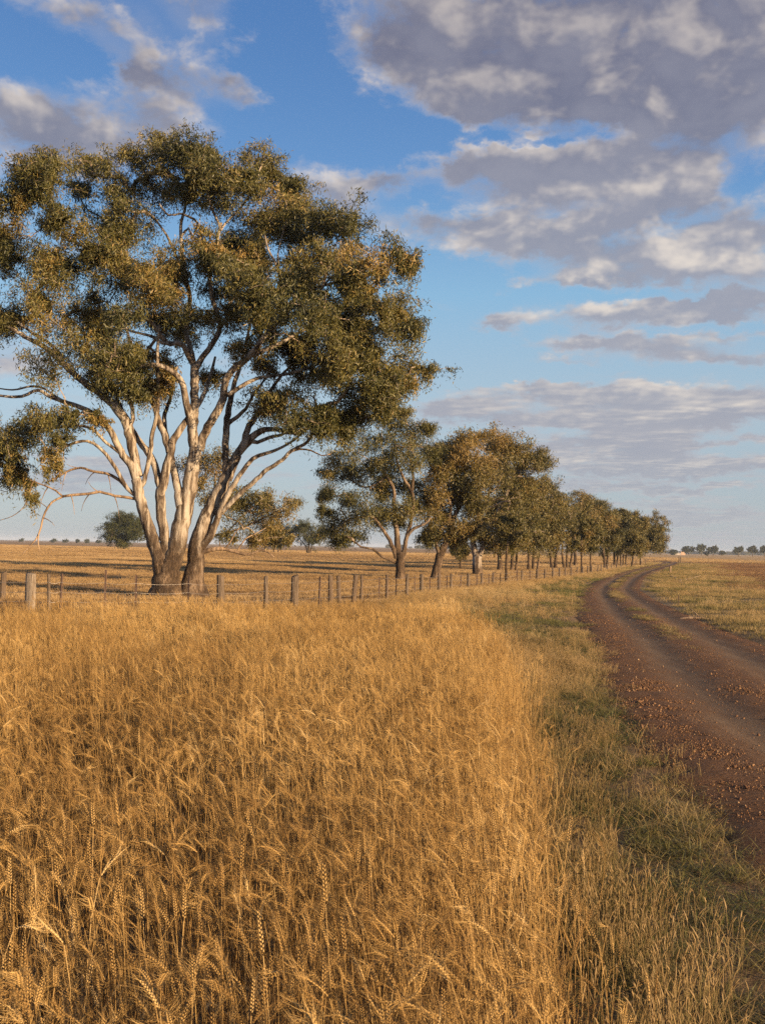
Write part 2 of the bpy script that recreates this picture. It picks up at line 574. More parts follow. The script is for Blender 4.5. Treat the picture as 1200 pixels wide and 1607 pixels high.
bh = g.math('MULTIPLY', nfine, g.math('SUBTRACT', 1.15, g.math('MULTIPLY', track, .75)))
principled(g, out, col, 0.88, 0.2, bh, 0.035)
road = ob('road', mk_mesh('road', V, [Q], mt, True, {'q': q.ravel()}))
tag(road, 'red dirt road with two worn wheel tracks curving away to the left', 'road', kind='structure')

mt, g, out = material('hill_scrub')
pos = g.new('ShaderNodeNewGeometry').outputs['Position']
principled(g, out, g.ramp(g.noise(pos, .004, 5.0), [(.3, (.08, .085, .06)), (.7, (.16, .14, .085))]), .95, .05)
hv, hf = [], []
NA, NR = 140, 7
for ia in range(NA):
    a = math.radians(-40 + 80 * ia / (NA - 1))
    top = 18 * float(vnoise(ia * .09, 3.0)) * (0.35 + 0.65 * float(smoothstep(math.degrees(a), 2, 10)))
    for ir in range(NR):
        rr = 6300 + 350 * ir
        hv.append((rr * math.sin(a), rr * math.cos(a), -1.5 + top * math.sin(math.pi * ir / (NR - 1)) * (0.8 + .4 * float(vnoise(ia * .5, ir * 1.0)))))
for ia in range(NA - 1):
    for ir in range(NR - 1):
        b = ia * NR + ir
        hf.append((b, b + NR, b + NR + 1, b + 1))
hills = ob('hills', mk_mesh('hills', hv, [np.array(hf)], mt, True))
tag(hills, 'low blue ridge along the far horizon', 'hills', kind='structure')
print('setting', round(time.time() - T0, 1))

# ------------------------------------------------------------------ grasses and wheat: source pieces, scattered by geometry nodes


def blades(mb, n, pos, hmin, hmax, width, lean, bend, r, segs=3):
    """n grass blades as thin bent strips; pos: n x 2 feet"""
    hh = r.uniform(hmin, hmax, n)
    az_ = r.uniform(0, 2 * math.pi, n)
    ln = np.abs(r.normal(0, lean, n))
    bd = np.abs(r.normal(0, bend, n))
    wa = r.uniform(0, 2 * math.pi, n)
    d = np.stack([np.cos(az_), np.sin(az_)], -1)
    wv = np.stack([np.cos(wa), np.sin(wa)], -1) * (width * r.uniform(.6, 1.3, n))[:, None] * .5
    vs, hs = [], []
    for s_ in range(segs + 1):
        t = s_ / segs
        off = d * (hh * (ln * t + bd * t * t))[:, None]
        z = hh * t * (1 - .35 * np.clip(bd * t, 0, 1.6))
        c = pos + off
        if s_ < segs:
            k_ = (1 - t) ** .6
            vs += [np.column_stack([c - wv * k_, z]), np.column_stack([c + wv * k_, z])]
            hs += [np.full(n, t)] * 2
        else:
            vs.append(np.column_stack([c, z])); hs.append(np.full(n, 1.0))
    nv = 2 * segs + 1
    v = np.stack(vs, 1).reshape(-1, 3)
    hs = np.stack(hs, 1).reshape(-1)
    b = np.arange(n)[:, None] * nv
    qs = [np.hstack([b + 2 * s_, b + 2 * s_ + 1, b + 2 * s_ + 3, b + 2 * s_ + 2]) for s_ in range(segs - 1)]
    tr = np.hstack([b + 2 * segs - 2, b + 2 * segs - 1, b + 2 * segs])
    mb.add(v, np.concatenate(qs) if qs else None, tr, hs)


OCT_F = np.array([(0, 1, 2), (0, 2, 3), (0, 3, 4), (0, 4, 1), (5, 2, 1), (5, 3, 2), (5, 4, 3), (5, 1, 4)])


def wheat_stalk(mb, r, x0=0., y0=0., az0=0., hscale=1., detail=2):
    """one ripe wheat plant: bent straw, a dry leaf or two, bearded ear; nods towards az0"""
    hgt = r.uniform(.58, .88) * hscale
    nod = r.choice([r.uniform(.0, .38), r.uniform(.35, .85), r.uniform(.8, 1.7)], p=[.64, .29, .07])
    lean = r.uniform(.0, .16)
    ca, sa = math.cos(az0), math.sin(az0)
    n = 7 if detail > 1 else 5
    pts = []
    p = np.array([x0, y0, 0.]); ang = lean * .4
    for s_ in range(n):
        t = s_ / (n - 1)
        pts.append(p.copy())
        ang = lean * (.4 + t) + nod * .55 * max(0, (t - .70) / .30) ** 1.6
        p = p + hgt / (n - 1) * np.array([math.sin(ang) * ca, math.sin(ang) * sa, math.cos(ang)])
    pts = np.array(pts)
    mb.tube(pts, np.linspace(.0018, .0013, n), 3, cap=False, h=np.linspace(0, .85, n))
    for _ in range(r.integers(1, 3)):
        t = r.uniform(.25, .75); b0 = pts[int(t * (n - 1))]
        la = r.uniform(0, 6.28); L = r.uniform(.10, .22)
        dd = np.array([math.cos(la), math.sin(la), 0]); wv = np.array([-dd[1], dd[0], .3]) * r.uniform(.002, .004)
        tw = r.uniform(-.6, .6)
        lv = [b0 - wv, b0 + wv, b0 + dd * L * .4 + (0, 0, L * .35) - wv, b0 + dd * L * .4 + (0, 0, L * .35) + wv + (0, 0, tw * .004), b0 + dd * L * .85 + (0, 0, L * r.uniform(-.5, .2))]
        mb.add(lv, [(0, 1, 3, 2)], [(2, 3, 4)], [t * .8] * 5)
    # ear
    L = r.uniform(.08, .115)
    ns = 9 if detail > 1 else 5
    ea = ang
    side = np.array([-sa, ca, 0])
    p = pts[-1].copy()
    for s_ in range(ns):
        ea += nod * .5 / ns
        ax = np.array([math.sin(ea) * ca, math.sin(ea) * sa, math.cos(ea)])
        nr = np.cross(side, ax)
        p = p + ax * L / ns
        tp = 1 - .45 * abs(s_ / (ns - 1) - .35)
        for sg in (-1, 1):
            o = ax * .80 + side * sg * .50 + nr * r.normal(0, .14)
            o /= np.linalg.norm(o)
            c = p + side * sg * .0038 * tp + (ax * L / ns * .5 if sg > 0 else 0)
            l_ = (.0105 if detail > 1 else .017) * tp; w_ = .0031 * tp; d_ = .0031 * tp
            s2 = np.cross(nr, o)
            vv = [c - o * l_ * .5, c + s2 * w_, c + nr * d_, c - s2 * w_, c - nr * d_, c + o * l_]
            mb.add(vv, None, OCT_F, [.86, .95, .95, .95, .95, 1.0])
            q_ = o * .9 + side * sg * r.uniform(-.05, .38) + nr * r.normal(0, .22)
            q_ /= np.linalg.norm(q_)
            al = r.uniform(.05, .09)
            b0 = c + o * l_ * .8
            ww = nr * .0007 if detail > 1 else nr * .0009
            mb.add([b0 - ww, b0 + ww, b0 + q_ * al + np.array([0, 0, -.004])], None, [(0, 1, 2)], [1.0] * 3)


def seed_stalk(mb, r, x0, y0, hgt):
    """thin grass stem with a narrow seed head"""
    a = r.uniform(0, 6.28); ln = abs(r.normal(0, .14))
    t = np.linspace(0, 1, 5)
    pts = np.column_stack([x0 + math.cos(a) * ln * hgt * t ** 1.6, y0 + math.sin(a) * ln * hgt * t ** 1.6, hgt * t])
    mb.tube(pts, .0013, 3, cap=False, h=t * .8)
    d = pts[-1] - pts[-2]; d /= np.linalg.norm(d)
    L = r.uniform(.03, .07); R = r.uniform(.0022, .0040)
    tt = np.array([0, .25, .7, 1.0])
    bend = np.array([math.cos(a), math.sin(a), -.25]) * L * .25
    mb.tube(pts[-1] + np.outer(tt, d) * L + np.outer(tt ** 2, bend), np.array([.3, 1, .8, .15]) * R, 5, h=[.9, 1, 1, 1])


SRC = {}


def source(kind, builder, n, mat):
    c = bpy.data.collections.new('source_' + kind)
    for k_ in range(n):
        mb = MB()
        builder(mb, np.random.default_rng(hash_of(kind) + k_))
        c.objects.link(ob('%s_%02d' % (kind, k_), mb.mesh(kind, mat, kind.startswith('wheat'), 'h'), link=False))
    SRC[kind] = (c, n)


def hash_of(s_):
    return sum(ord(ch) * (i_ + 7) for i_, ch in enumerate(s_))


def disc(r, n, R):
    a = r.uniform(0, 2 * math.pi, n); d = R * np.sqrt(r.uniform(0, 1, n))
    return np.column_stack([np.cos(a) * d, np.sin(a) * d])


def square(r, n, s_):
    return r.uniform(-s_ / 2, s_ / 2, (n, 2))


STRAW = [(0, (.27, .158, .054)), (.35, (.43, .268, .094)), (.7, (.59, .388, .148)), (1, (.75, .54, .25))]
M_wheat = leafy('ripe_wheat', STRAW, base=((.150, .082, .032), 0.0, .80), trans=.20, rough=.6, spec=.2)  # base tone puts the shade low between the stalks into the straw colour
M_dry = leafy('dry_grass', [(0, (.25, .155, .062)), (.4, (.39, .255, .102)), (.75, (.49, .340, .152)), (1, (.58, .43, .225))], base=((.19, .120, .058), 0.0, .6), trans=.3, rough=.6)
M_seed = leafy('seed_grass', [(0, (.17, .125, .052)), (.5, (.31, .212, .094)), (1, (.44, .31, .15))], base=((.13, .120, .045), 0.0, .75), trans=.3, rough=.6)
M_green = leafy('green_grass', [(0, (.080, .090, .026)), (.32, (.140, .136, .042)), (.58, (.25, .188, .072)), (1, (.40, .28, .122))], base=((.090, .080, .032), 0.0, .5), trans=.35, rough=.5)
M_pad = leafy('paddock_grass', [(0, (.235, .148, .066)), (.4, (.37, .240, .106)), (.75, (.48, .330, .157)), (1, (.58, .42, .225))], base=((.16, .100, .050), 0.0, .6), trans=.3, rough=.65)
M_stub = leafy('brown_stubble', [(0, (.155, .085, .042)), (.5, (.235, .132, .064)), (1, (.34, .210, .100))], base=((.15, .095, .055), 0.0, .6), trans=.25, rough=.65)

source('wheat_near', lambda mb, r: wheat_stalk(mb, r), 22, M_wheat)


def _clump(mb, r):
    for p_ in disc(r, 10, .17):
        wheat_stalk(mb, r, p_[0], p_[1], r.normal(0, 1.1), 1., 1)


source('wheat_far', _clump, 10, M_wheat)


def _dryclump(mb, r):
    blades(mb, 46, disc(r, 46, .16), .16, .42, .006, .28, .5, r)
    for p_ in disc(r, 12, .15):
        seed_stalk(mb, r, p_[0], p_[1], r.uniform(.32, .58))


source('dry_clump', _dryclump, 8, M_dry)


def _seedclump(mb, r):
    blades(mb, 16, disc(r, 16, .10), .10, .28, .004, .25, .5, r)
    for p_ in disc(r, 13, .12):
        seed_stalk(mb, r, p_[0], p_[1], r.uniform(.22, .46))


source('seed_clump', _seedclump, 8, M_seed)
source('green_clump', lambda mb, r: blades(mb, 60, disc(r, 60, .14), .05, .20, .0055, .45, .9, r), 8, M_green)
source('mat_clump', lambda mb, r: blades(mb, 46, disc(r, 46, .15), .03, .10, .006, .9, 1.4, r), 6, M_green)
source('litter', lambda mb, r: blades(mb, 10, disc(r, 10, .18), .10, .30, .004, 2.5, 1.2, r, 2), 5, M_dry)


def _patch(n, s_, a, b, wd):
    def f(mb, r):
        # uneven tufts rather than an even pile
        c_ = square(r, 26, s_)
        p_ = c_[r.integers(0, 26, n)] + r.normal(0, s_ * .07, (n, 2))
        blades(mb, n, p_, a, b, wd, .35, .55, r, 2)
    return f


source('paddock_patch', _patch(420, 2.2, .10, .34, .016), 7, M_pad)
source('paddock_far', _patch(420, 6.0, .14, .42, .07), 5, M_pad)
source('stubble_patch', _patch(380, 2.2, .05, .20, .014), 6, M_stub)
source('verge_patch', _patch(420, 2.0, .05, .24, .015), 6, M_green)


def scatter(name, kind, x, y, rot, scl, tint, label, cat, z=None):
    """one object: points that carry turned and scaled copies of the source pieces"""
    n = len(x)
    c, nv = SRC[kind]
    r = np.random.default_rng(n + hash_of(name))
    if z is None:
        z = ground_z(x, y)
    me = bpy.data.meshes.new(name)
    me.vertices.add(n)
    me.vertices.foreach_set('co', np.column_stack([x, y, z]).astype(np.float32).ravel())
    for k_, typ, dat in (('rot', 'FLOAT_VECTOR', rot), ('scl', 'FLOAT_VECTOR', scl)):
        a = me.attributes.new(k_, typ, 'POINT'); a.data.foreach_set('vector', np.asarray(dat, dtype=np.float32).ravel())
    a = me.attributes.new('tint', 'FLOAT', 'POINT'); a.data.foreach_set('value', np.asarray(tint, dtype=np.float32))
    a = me.attributes.new('pick', 'INT', 'POINT'); a.data.foreach_set('value', r.integers(0, nv, n).astype(np.int32))
    o = ob(name, me)
    gt = bpy.data.node_groups.new(name + '_scatter', 'GeometryNodeTree')
    gt.interface.new_socket('Geometry', in_out='INPUT', socket_type='NodeSocketGeometry')
    gt.interface.new_socket('Geometry', in_out='OUTPUT', socket_type='NodeSocketGeometry')
    gi, go = gt.nodes.new('NodeGroupInput'), gt.nodes.new('NodeGroupOutput')
    ip = gt.nodes.new('GeometryNodeInstanceOnPoints')
    ci = gt.nodes.new('GeometryNodeCollectionInfo')
    ci.inputs['Collection'].default_value = c
    ci.inputs['Separate Children'].default_value = True
    ci.inputs['Reset Children'].default_value = True

    def attr(nm, typ):
        nd = gt.nodes.new('GeometryNodeInputNamedAttribute'); nd.data_type = typ
        nd.inputs['Name'].default_value = nm
        return nd.outputs['Attribute']
    e2r = gt.nodes.new('FunctionNodeEulerToRotation')
    L = gt.links.new
    L(gi.outputs[0], ip.inputs['Points'])
    L(ci.outputs[0], ip.inputs['Instance'])
    ip.inputs['Pick Instance'].default_value = True
    L(attr('pick', 'INT'), ip.inputs['Instance Index'])
    L(attr('rot', 'FLOAT_VECTOR'), e2r.inputs[0])
    L(e2r.outputs[0], ip.inputs['Rotation'])
    L(attr('scl', 'FLOAT_VECTOR'), ip.inputs['Scale'])
    L(ip.outputs[0], go.inputs[0])
    md = o.modifiers.new('scatter', 'NODES'); md.node_group = gt
    tag(o, label, cat, kind='stuff')
    return o


def rots(n, tilt, azm=None):
    return np.column_stack([rng.normal(0, tilt, n), rng.normal(0, tilt, n), rng.uniform(0, 2 * math.pi, n) if azm is None else azm])


def s3(v, zs=None):
    v = np.asarray(v)
    return np.column_stack([v, v, v if zs is None else zs])


def spread(x0, x1, y0, y1, per_m2):
    n = int((x1 - x0) * (y1 - y0) * per_m2)
    return rng.uniform(x0, x1, n), rng.uniform(y0, y1, n)


# wheat: plant by plant near the eye, small bunches farther out
x, y = spread(-9, 2.4, -2, 10, 390)
keep = (x < wheat_edge(y) + rng.normal(0, .10, len(x)) + (vnoise(x, y, 1.7) - .5) * .3) & (x > -.46 * np.maximum(y, 0) - 3.5)
keep &= rng.random(len(x)) < (.62 + .5 * vnoise(x, y, .9))
keep &= np.hypot(x, y) > .8
x, y = x[keep], y[keep]
n = len(x)
hs = .84 + .26 * vnoise(x, y, .55) + rng.normal(0, .09, n)
hs *= 1 - .30 * smoothstep(x, wheat_edge(y) - .5, wheat_edge(y) + .1) * rng.uniform(.2, 1, n)
tint = np.clip(.10 + .58 * vnoise(x, y, .6) + rng.normal(0, .24, n), 0, 1)
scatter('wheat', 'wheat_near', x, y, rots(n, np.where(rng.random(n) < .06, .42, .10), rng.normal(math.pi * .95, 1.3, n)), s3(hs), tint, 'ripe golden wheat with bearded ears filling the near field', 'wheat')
print('wheat near', n)
x, y = spread(-15, 2.6, 9.6, 27.5, 33)
keep = (x < wheat_edge(y) + rng.normal(0, .10, len(x)) + (vnoise(x, y, 1.1) - .5) * .5) & (x > -.45 * y - 4) & (y < 20.6 + .26 * np.clip(x + 9, 0, 11.5) + 1.6 * (vnoise(x, y, .35) - .5))
x, y = x[keep], y[keep]
n = len(x)
hs = .84 + .28 * vnoise(x, y, .4) + rng.normal(0, .08, n)
tint = np.clip(.16 + .58 * vnoise(x, y, .45) + rng.normal(0, .20, n), 0, 1)
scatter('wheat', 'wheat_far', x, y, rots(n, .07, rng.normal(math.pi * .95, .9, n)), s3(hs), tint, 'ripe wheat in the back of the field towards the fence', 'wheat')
print('wheat far', n)

# dry grass between the wheat and the fence, and along the fence to the bend
x, y = spread(-24, 20, 20, 96, 9)
fs = fence_side(x, y); u = road_u(x, y); kw = road_w(y)
strip = (fs < .6) & (fs > -16) & (u < -kw - 1.0 - 2.2 * smoothstep(y, 20, 40) * vnoise(x, y, .5)) & (x > -.43 * y - 3)
wh = (y < 20.2 + .26 * np.clip(x + 9, 0, 11.5)) & (x < wheat_edge(y))
keep = strip & ~wh & (rng.random(len(x)) < (.45 + .55 * smoothstep(-fs, 9, 1)))
x, y = x[keep], y[keep]; n = len(x)
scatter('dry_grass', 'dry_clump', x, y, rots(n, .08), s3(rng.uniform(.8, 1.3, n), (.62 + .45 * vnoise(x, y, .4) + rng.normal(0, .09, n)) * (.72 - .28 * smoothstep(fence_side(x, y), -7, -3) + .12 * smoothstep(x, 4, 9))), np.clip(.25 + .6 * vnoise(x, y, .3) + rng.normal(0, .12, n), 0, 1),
        'tall dry grass along the wire fence between wheat and paddock', 'grass')
print('dry strip', n)

# verge between wheat and road
x, y = spread(.4, 5.5, .8, 27, 56)
u = road_u(x, y); kw = road_w(y)
we = wheat_edge(y)
g0 = -u - kw + .12 - .22 * (1 - smoothstep(y, 7, 11))
keep = (x > we - .35) & (g0 + (vnoise(x, y, 1.4) - .5) * .9 > 0)
dens = .08 + .92 * smoothstep(vnoise(x, y, .9) * .5 + .5 * vnoise(x, y, 2.6), .36, .60)
keep &= rng.random(len(x)) < dens * (.30 + .70 * smoothstep(g0, 0, .9)) * (1 - .80 * smoothstep(x - we, .2, .9) * (1 - smoothstep(y, 6, 12)))
xa, ya = x[keep], y[keep]
pick = vnoise(xa, ya, .8) + rng.normal(0, .14, len(xa)) - .30 * smoothstep(xa, we[keep] + .1, we[keep] + 1.3) + .13 + .24 * smoothstep(ya, 7.5, 11) - .20 * smoothstep(xa - we[keep], .2, .7) * (1 - smoothstep(ya, 6, 9)) + .28 * (vnoise(xa, ya, 2.2) - .5) + .25 * (1 - smoothstep(xa - we[keep], -.2, .5))
sd = pick > .44
x, y = xa[sd], ya[sd]; n = len(x)
scatter('seed_grass', 'seed_clump', x, y, rots(n, .10), s3(rng.uniform(.8, 1.2, n), (.62 + .45 * vnoise(x, y, .8) + rng.normal(0, .1, n)) * (1 - .50 * smoothstep(x, wheat_edge(y) + .2, wheat_edge(y) + 1.2))), np.clip(.15 + .7 * vnoise(x, y, .9) + rng.normal(0, .15, n), 0, 1),
        'thin seeding grass along the edge of the wheat by the road', 'grass')
x, y = xa[~sd], ya[~sd]; n = len(x)
scatter('green_grass', 'green_clump', x, y, rots(n, .12), s3(rng.uniform(.8, 1.3, n), .40 + .6 * vnoise(x, y, .7) + rng.normal(0, .1, n)), np.clip(.16 + .70 * vnoise(x, y, .9) + rng.normal(0, .26, n), 0, 1),
        'green grass on the verge between wheat and dirt road', 'grass')
print('verge', len(xa))
x, y = spread(.4, 5.5, .8, 27, 44)
u = road_u(x, y); kw = road_w(y)
keep = (x > wheat_edge(y) - .1) & (-u - kw + .3 + (vnoise(x, y, 1.2) - .5) * 1.3 > 0) & (vnoise(x, y, 1.1) * .6 + .4 * vnoise(x, y, 2.7) > .42)
x, y = x[keep], y[keep]; n = len(x)
scatter('ground_cover', 'mat_clump', x, y, rots(n, .1), s3(rng.uniform(.7, 1.5, n)), np.clip(.05 + .55 * vnoise(x, y, .9) + rng.normal(0, .2, n), 0, 1), 'low creeping green ground cover at the road edge', 'ground cover')
x, y = spread(.4, 5.2, .8, 24, 8)
u = road_u(x, y)
keep = (x > wheat_edge(y) - .1) & (-u - road_w(y) + .1 > 0) & (rng.random(len(x)) < .5)
x, y = x[keep], y[keep]; n = len(x)
scatter('straw_litter', 'litter', x, y, rots(n, .1), s3(rng.uniform(.6, 1.3, n)), rng.uniform(.3, 1, n), 'fallen dry straws on the verge', 'straw')

# verge farther along the road, both sides, and the grassy middle of the road
x, y = spread(-2, 70, 24, 215, 1.6)
u = road_u(x, y); kw = road_w(y)
left = (u < -kw * .98) & (u > -kw - 7 - 2 * vnoise(x, y, .2)) & (fence_side(x, y) < 0)
x1, y1, u1, kw1 = x[left], y[left], u[left], kw[left]
tl = np.clip(.20 + .62 * vnoise(x1, y1, .16) + .42 * (vnoise(x1, y1, .7) - .4) + .5 * smoothstep(-u1 - kw1, 3.0, 6.5) + .25 * smoothstep(y1, 60, 110) + rng.normal(0, .14, len(x1)), 0, 1)
scatter('verge_grass', 'verge_patch', x1, y1, rots(len(x1), .04), s3(rng.uniform(.4, .8, len(x1)), .35 + .6 * vnoise(x1, y1, .3)), tl, 'short green and straw coloured grass on the near verge along the fence side of the road', 'grass')
x, y = spread(6, 80, 9, 215, 1.7)
u = road_u(x, y); kw = road_w(y)
rt = (u > kw * 1.02 + .25 + .9 * vnoise(x, y, .5)) & (u < kw + 5 + 6 * vnoise(x, y, .15))
rt &= rng.random(len(x)) < .25 + .75 * smoothstep(vnoise(x, y, .25) * .6 + .4 * vnoise(x, y, .9), .30, .55)
x1, y1, u1 = x[rt], y[rt], u[rt]
tl = np.clip(.30 + .60 * vnoise(x1, y1, .22) + .50 * (vnoise(x1, y1, .8) - .5) + .20 * smoothstep(u1, 4, 8) + rng.normal(0, .16, len(x1)), 0, 1)
scatter('verge_grass', 'verge_patch', x1, y1, rots(len(x1), .04), s3(rng.uniform(.35, .8, len(x1)), .35 + .75 * vnoise(x1, y1, .35)), tl, 'patchy green and straw coloured grass on the far verge beside the brown field', 'grass')
x, y = spread(0, 60, 12, 110, 1.6)
u = road_u(x, y); kw = road_w(y)
rt = (u > kw + .9) & (u < kw + 11) & (vnoise(x, y, .33) * .6 + .4 * vnoise(x, y, 1.1) > .58)
lt = (u < -kw - .2) & (u > -kw - 6) & (fence_side(x, y) < -1) & (y > 20) & (vnoise(x, y, .4) * .5 + .5 * vnoise(x, y, 1.3) > .50)
rt |= lt
x1, y1 = x[rt], y[rt]; n = len(x1)
scatter('dry_tufts', 'dry_clump', x1, y1, rots(n, .1), s3(rng.uniform(.7, 1.4, n), rng.uniform(.3, .75, n)), rng.uniform(.4, 1, n), 'pale dry tufts scattered over the verges on both sides of the road', 'grass')
y = rng.uniform(15, 200, 5200) ** 1.0
u = rng.normal(.11, .085, len(y)) * road_w(y)
s_ = np.interp(y, _yy, _sl); nn = np.sqrt(1 + s_ * s_)
x, y = road_x(y) + u / nn, y - u * s_ / nn
keep = rng.random(len(x)) < (.02 + .98 * smoothstep(y, 19, 40)) * smoothstep(vnoise(x, y, .6), .42, .70)
x, y = x[keep], y[keep]; n = len(x)
scatter('centre_grass', 'mat_clump', x, y, rots(n, .1), s3(rng.uniform(.7, 1.6, n)), np.clip(.35 + .6 * vnoise(x, y, .3) + rng.normal(0, .2, n), 0, 1), 'thin strip of grass between the two wheel tracks of the road', 'grass', z=np.full(n, .035))

# paddock beyond the fence
x, y = spread(-62, 40, 26, 150, 0.62)
keep = (fence_side(x, y) > -.3) & (np.abs(x) < .42 * y + 14)
x, y = x[keep], y[keep]; n = len(x)
hz = .45 + .75 * vnoise(x, y, .12) * vnoise(x * .4, y, .3) + rng.normal(0, .1, n)
tp = np.clip(.10 + .55 * vnoise(x * .35, y, .11) + .35 * vnoise(x * .5, y, .4) + rng.normal(0, .10, n), 0, 1)
scatter('paddock_grass', 'paddock_patch', x, y, rots(n, .03), s3(rng.uniform(.8, 1.2, n), hz), tp, 'dry golden grass of the paddock beyond the wire fence', 'grass')
print('paddock', n)
x, y = spread(-190, 130, 140, 420, 0.085)
keep = ((fence_side(x, y) > 0) | (y > 232)) & (np.abs(x) < .42 * y + 12) & (np.abs(road_u(x, y)) > 4)
x, y = x[keep], y[keep]; n = len(x)
scatter('paddock_grass', 'paddock_far', x, y, rots(n, .02), s3(rng.uniform(.8, 1.2, n), .35 + .7 * vnoise(x * .3, y, .06)), np.clip(.15 + .7 * vnoise(x * .25, y, .05) + rng.normal(0, .1, n), 0, 1), 'dry grass far out in the paddock under the horizon', 'grass')
# brown field right of the road
x, y = spread(10, 110, 14, 236, 0.5)
u = road_u(x, y)
keep = (u > road_w(y) + 4 + 5 * vnoise(x, y, .15)) & (x < .42 * y + 8)
x, y = x[keep], y[keep]; n = len(x)
scatter('stubble', 'stubble_patch', x, y, rots(n, .03), s3(rng.uniform(.9, 1.3, n), .5 + .7 * vnoise(x, y, .2)), np.clip(.1 + .7 * vnoise(x * .5, y, .12) + rng.normal(0, .12, n), 0, 1), 'short brown stubble of the field right of the road', 'stubble')
print('grass', round(time.time() - T0, 1))

# gravel
mt, g, out = material('gravel_stone')
a = g.new('ShaderNodeAttribute', attribute_type='INSTANCER', attribute_name='tint').outputs['Fac']
principled(g, out, g.ramp(a, [(0, (.070, .032, .013)), (.45, (.140, .068, .028)), (.8, (.22, .120, .055)), (1, (.32, .21, .115))]), .75, .35)


def _stone(mb, r):
    import bmesh
    bm = bmesh.new(); bmesh.ops.create_icosphere(bm, subdivisions=1, radius=1.0)
    v = np.array([p_.co[:] for p_ in bm.verts]); f = np.array([[q_.index for q_ in p_.verts] for p_ in bm.faces]); bm.free()
    v = v * (1 + r.normal(0, .13, (len(v), 1))) * np.array([1, r.uniform(.6, 1), r.uniform(.45, .8)])
    mb.add(v, None, f)


source('stone', _stone, 8, mt)
y = np.concatenate([rng.uniform(4.5, 17, 32000), rng.uniform(12, 34, 16000), rng.uniform(28, 62, 4000)])
c_ = rng.choice(5, len(y), p=[.34, .27, .12, .17, .10])
q = np.select([c_ == 0, c_ == 1, c_ == 2, c_ == 3], [rng.normal(-.76, .20, len(y)), rng.normal(.11, .17, len(y)), rng.normal(.92, .10, len(y)), rng.uniform(-1.02, 1.0, len(y))], rng.uniform(-.75, -.5, len(y)))
s_ = np.interp(y, _yy, _sl); nn = np.sqrt(1 + s_ * s_)
u = q * road_w(y)
x, y = road_x(y) + u / nn, y - u * s_ / nn
zr = 0.02 + 0.035 * (1 - np.clip(q * q, 0, 2)) - 0.055 * (np.exp(-((q - TR1) / .22) ** 2) + np.exp(-((q - TR2) / .22) ** 2)) - .10 * smoothstep(np.abs(q), .86, 1.35)
n = len(x)
keep = (x < .40 * y + 1.5) & (rng.random(n) < .45 + .55 * smoothstep(vnoise(x, y, 1.2), .3, .6))
x, y, zr = x[keep], y[keep], zr[keep]; n = len(x)
sz = .0040 * np.exp(rng.normal(0, .60, n)) * (1 + y / 60)
sz = np.minimum(sz, .022 + .0006 * y)
scatter('gravel', 'stone', x, y, rng.uniform(0, 6.28, (n, 3)), s3(sz), np.clip(rng.normal(.45, .25, n), 0, 1), 'loose red brown gravel along the middle and edges of the dirt road', 'gravel', z=zr)
print('gravel', n, round(time.time() - T0, 1))
# ------------------------------------------------------------------ trees
HAZE = 0.00011


def bark(name, pale, mid, dark, rough_to, streak=1.0):
    mt, g, out = material(name)
    oc = g.new('ShaderNodeTexCoord').outputs['Object']
    x_, y_, z_ = g.sep(oc)
    st = g.noise(g.vmath('MULTIPLY', oc, (4.2, 4.2, .42)), 1.0, 6.0, .72, .5)
    pt = g.noise(g.vmath('MULTIPLY', oc, (2.2, 2.2, .8)), 1.0, 4.0, .6, .3)
    fi = g.noise(g.vmath('MULTIPLY', oc, (24., 24., 5.)), 1.0, 5.0, .7)
    col = g.ramp(st, [(.43, dark), (.50, mid), (.56, pale), (.78, tuple(min(1, c * 1.12) for c in pale))])
    col = g.mix(g.smooth(pt, .52, .70, 0, .6), col, (*mid, 1))
    col = g.mix(1.0, col, g.ramp(fi, [(.3, (.80, .79, .78)), (.7, (1.14, 1.14, 1.14))]), 'MULTIPLY')
    edge = g.math('ADD', z_, g.math('MULTIPLY', g.math('SUBTRACT', pt, .5), rough_to * 2.6))
    rm = g.smooth(edge, rough_to * .45, rough_to * 1.35, 1.0, 0.0)
    rcol = g.ramp(g.math('MULTIPLY_ADD', fi, .5, g.math('MULTIPLY', pt, .5)), [(.36, (.022, .015, .010)), (.49, (.060, .040, .026)), (.56, (.135, .093, .060)), (.66, (.28, .200, .130))])
    col = g.mix(rm, col, rcol)
    h = g.math('ADD', g.math('MULTIPLY', st, 1.2), g.math('MULTIPLY', fi, g.math('ADD', .35, rm)))
    principled(g, out, col, .85, .2, h, .05)
    return mt


M_gum = bark('pale_gum_bark', (.365, .322, .268), (.215, .172, .130), (.062, .045, .033), 2.6)
M_gum2 = bark('brown_gum_bark', (.22, .170, .126), (.130, .094, .065), (.050, .034, .023), 2.6)
M_white = bark('white_gum_bark', (.27, .228, .186), (.18, .14, .105), (.08, .056, .040), .8)
M_far = bark('far_bark', (.20, .150, .105), (.13, .095, .065), (.06, .042, .028), 2.0)
M_dead = bark('dead_wood', (.34, .245, .165), (.24, .165, .105), (.11, .075, .05), .01)
M_twig = bark('twig_bark', (.36, .29, .225), (.24, .18, .13), (.11, .078, .054), .01)
GUM = [(0, (.034, .039, .014)), (.30, (.076, .076, .023)), (.62, (.135, .120, .034)), (.86, (.200, .155, .043)), (1, (.28, .185, .055))]
M_leaf = leafy('gum_leaves', GUM, attr_geo='tint', trans=.22, rough=.45, spec=.4)
M_leaf2 = leafy('gum_leaves_olive', [(0, (.040, .043, .015)), (.35, (.094, .087, .026)), (.7, (.160, .128, .037)), (1, (.24, .158, .048))], attr_geo='tint', trans=.24, rough=.45, spec=.4)
M_leaf3 = leafy('far_leaves', [(0, (.030, .038, .016)), (.5, (.060, .068, .025)), (1, (.11, .098, .036))], attr_geo='tint', trans=.2, rough=.6, spec=.2)


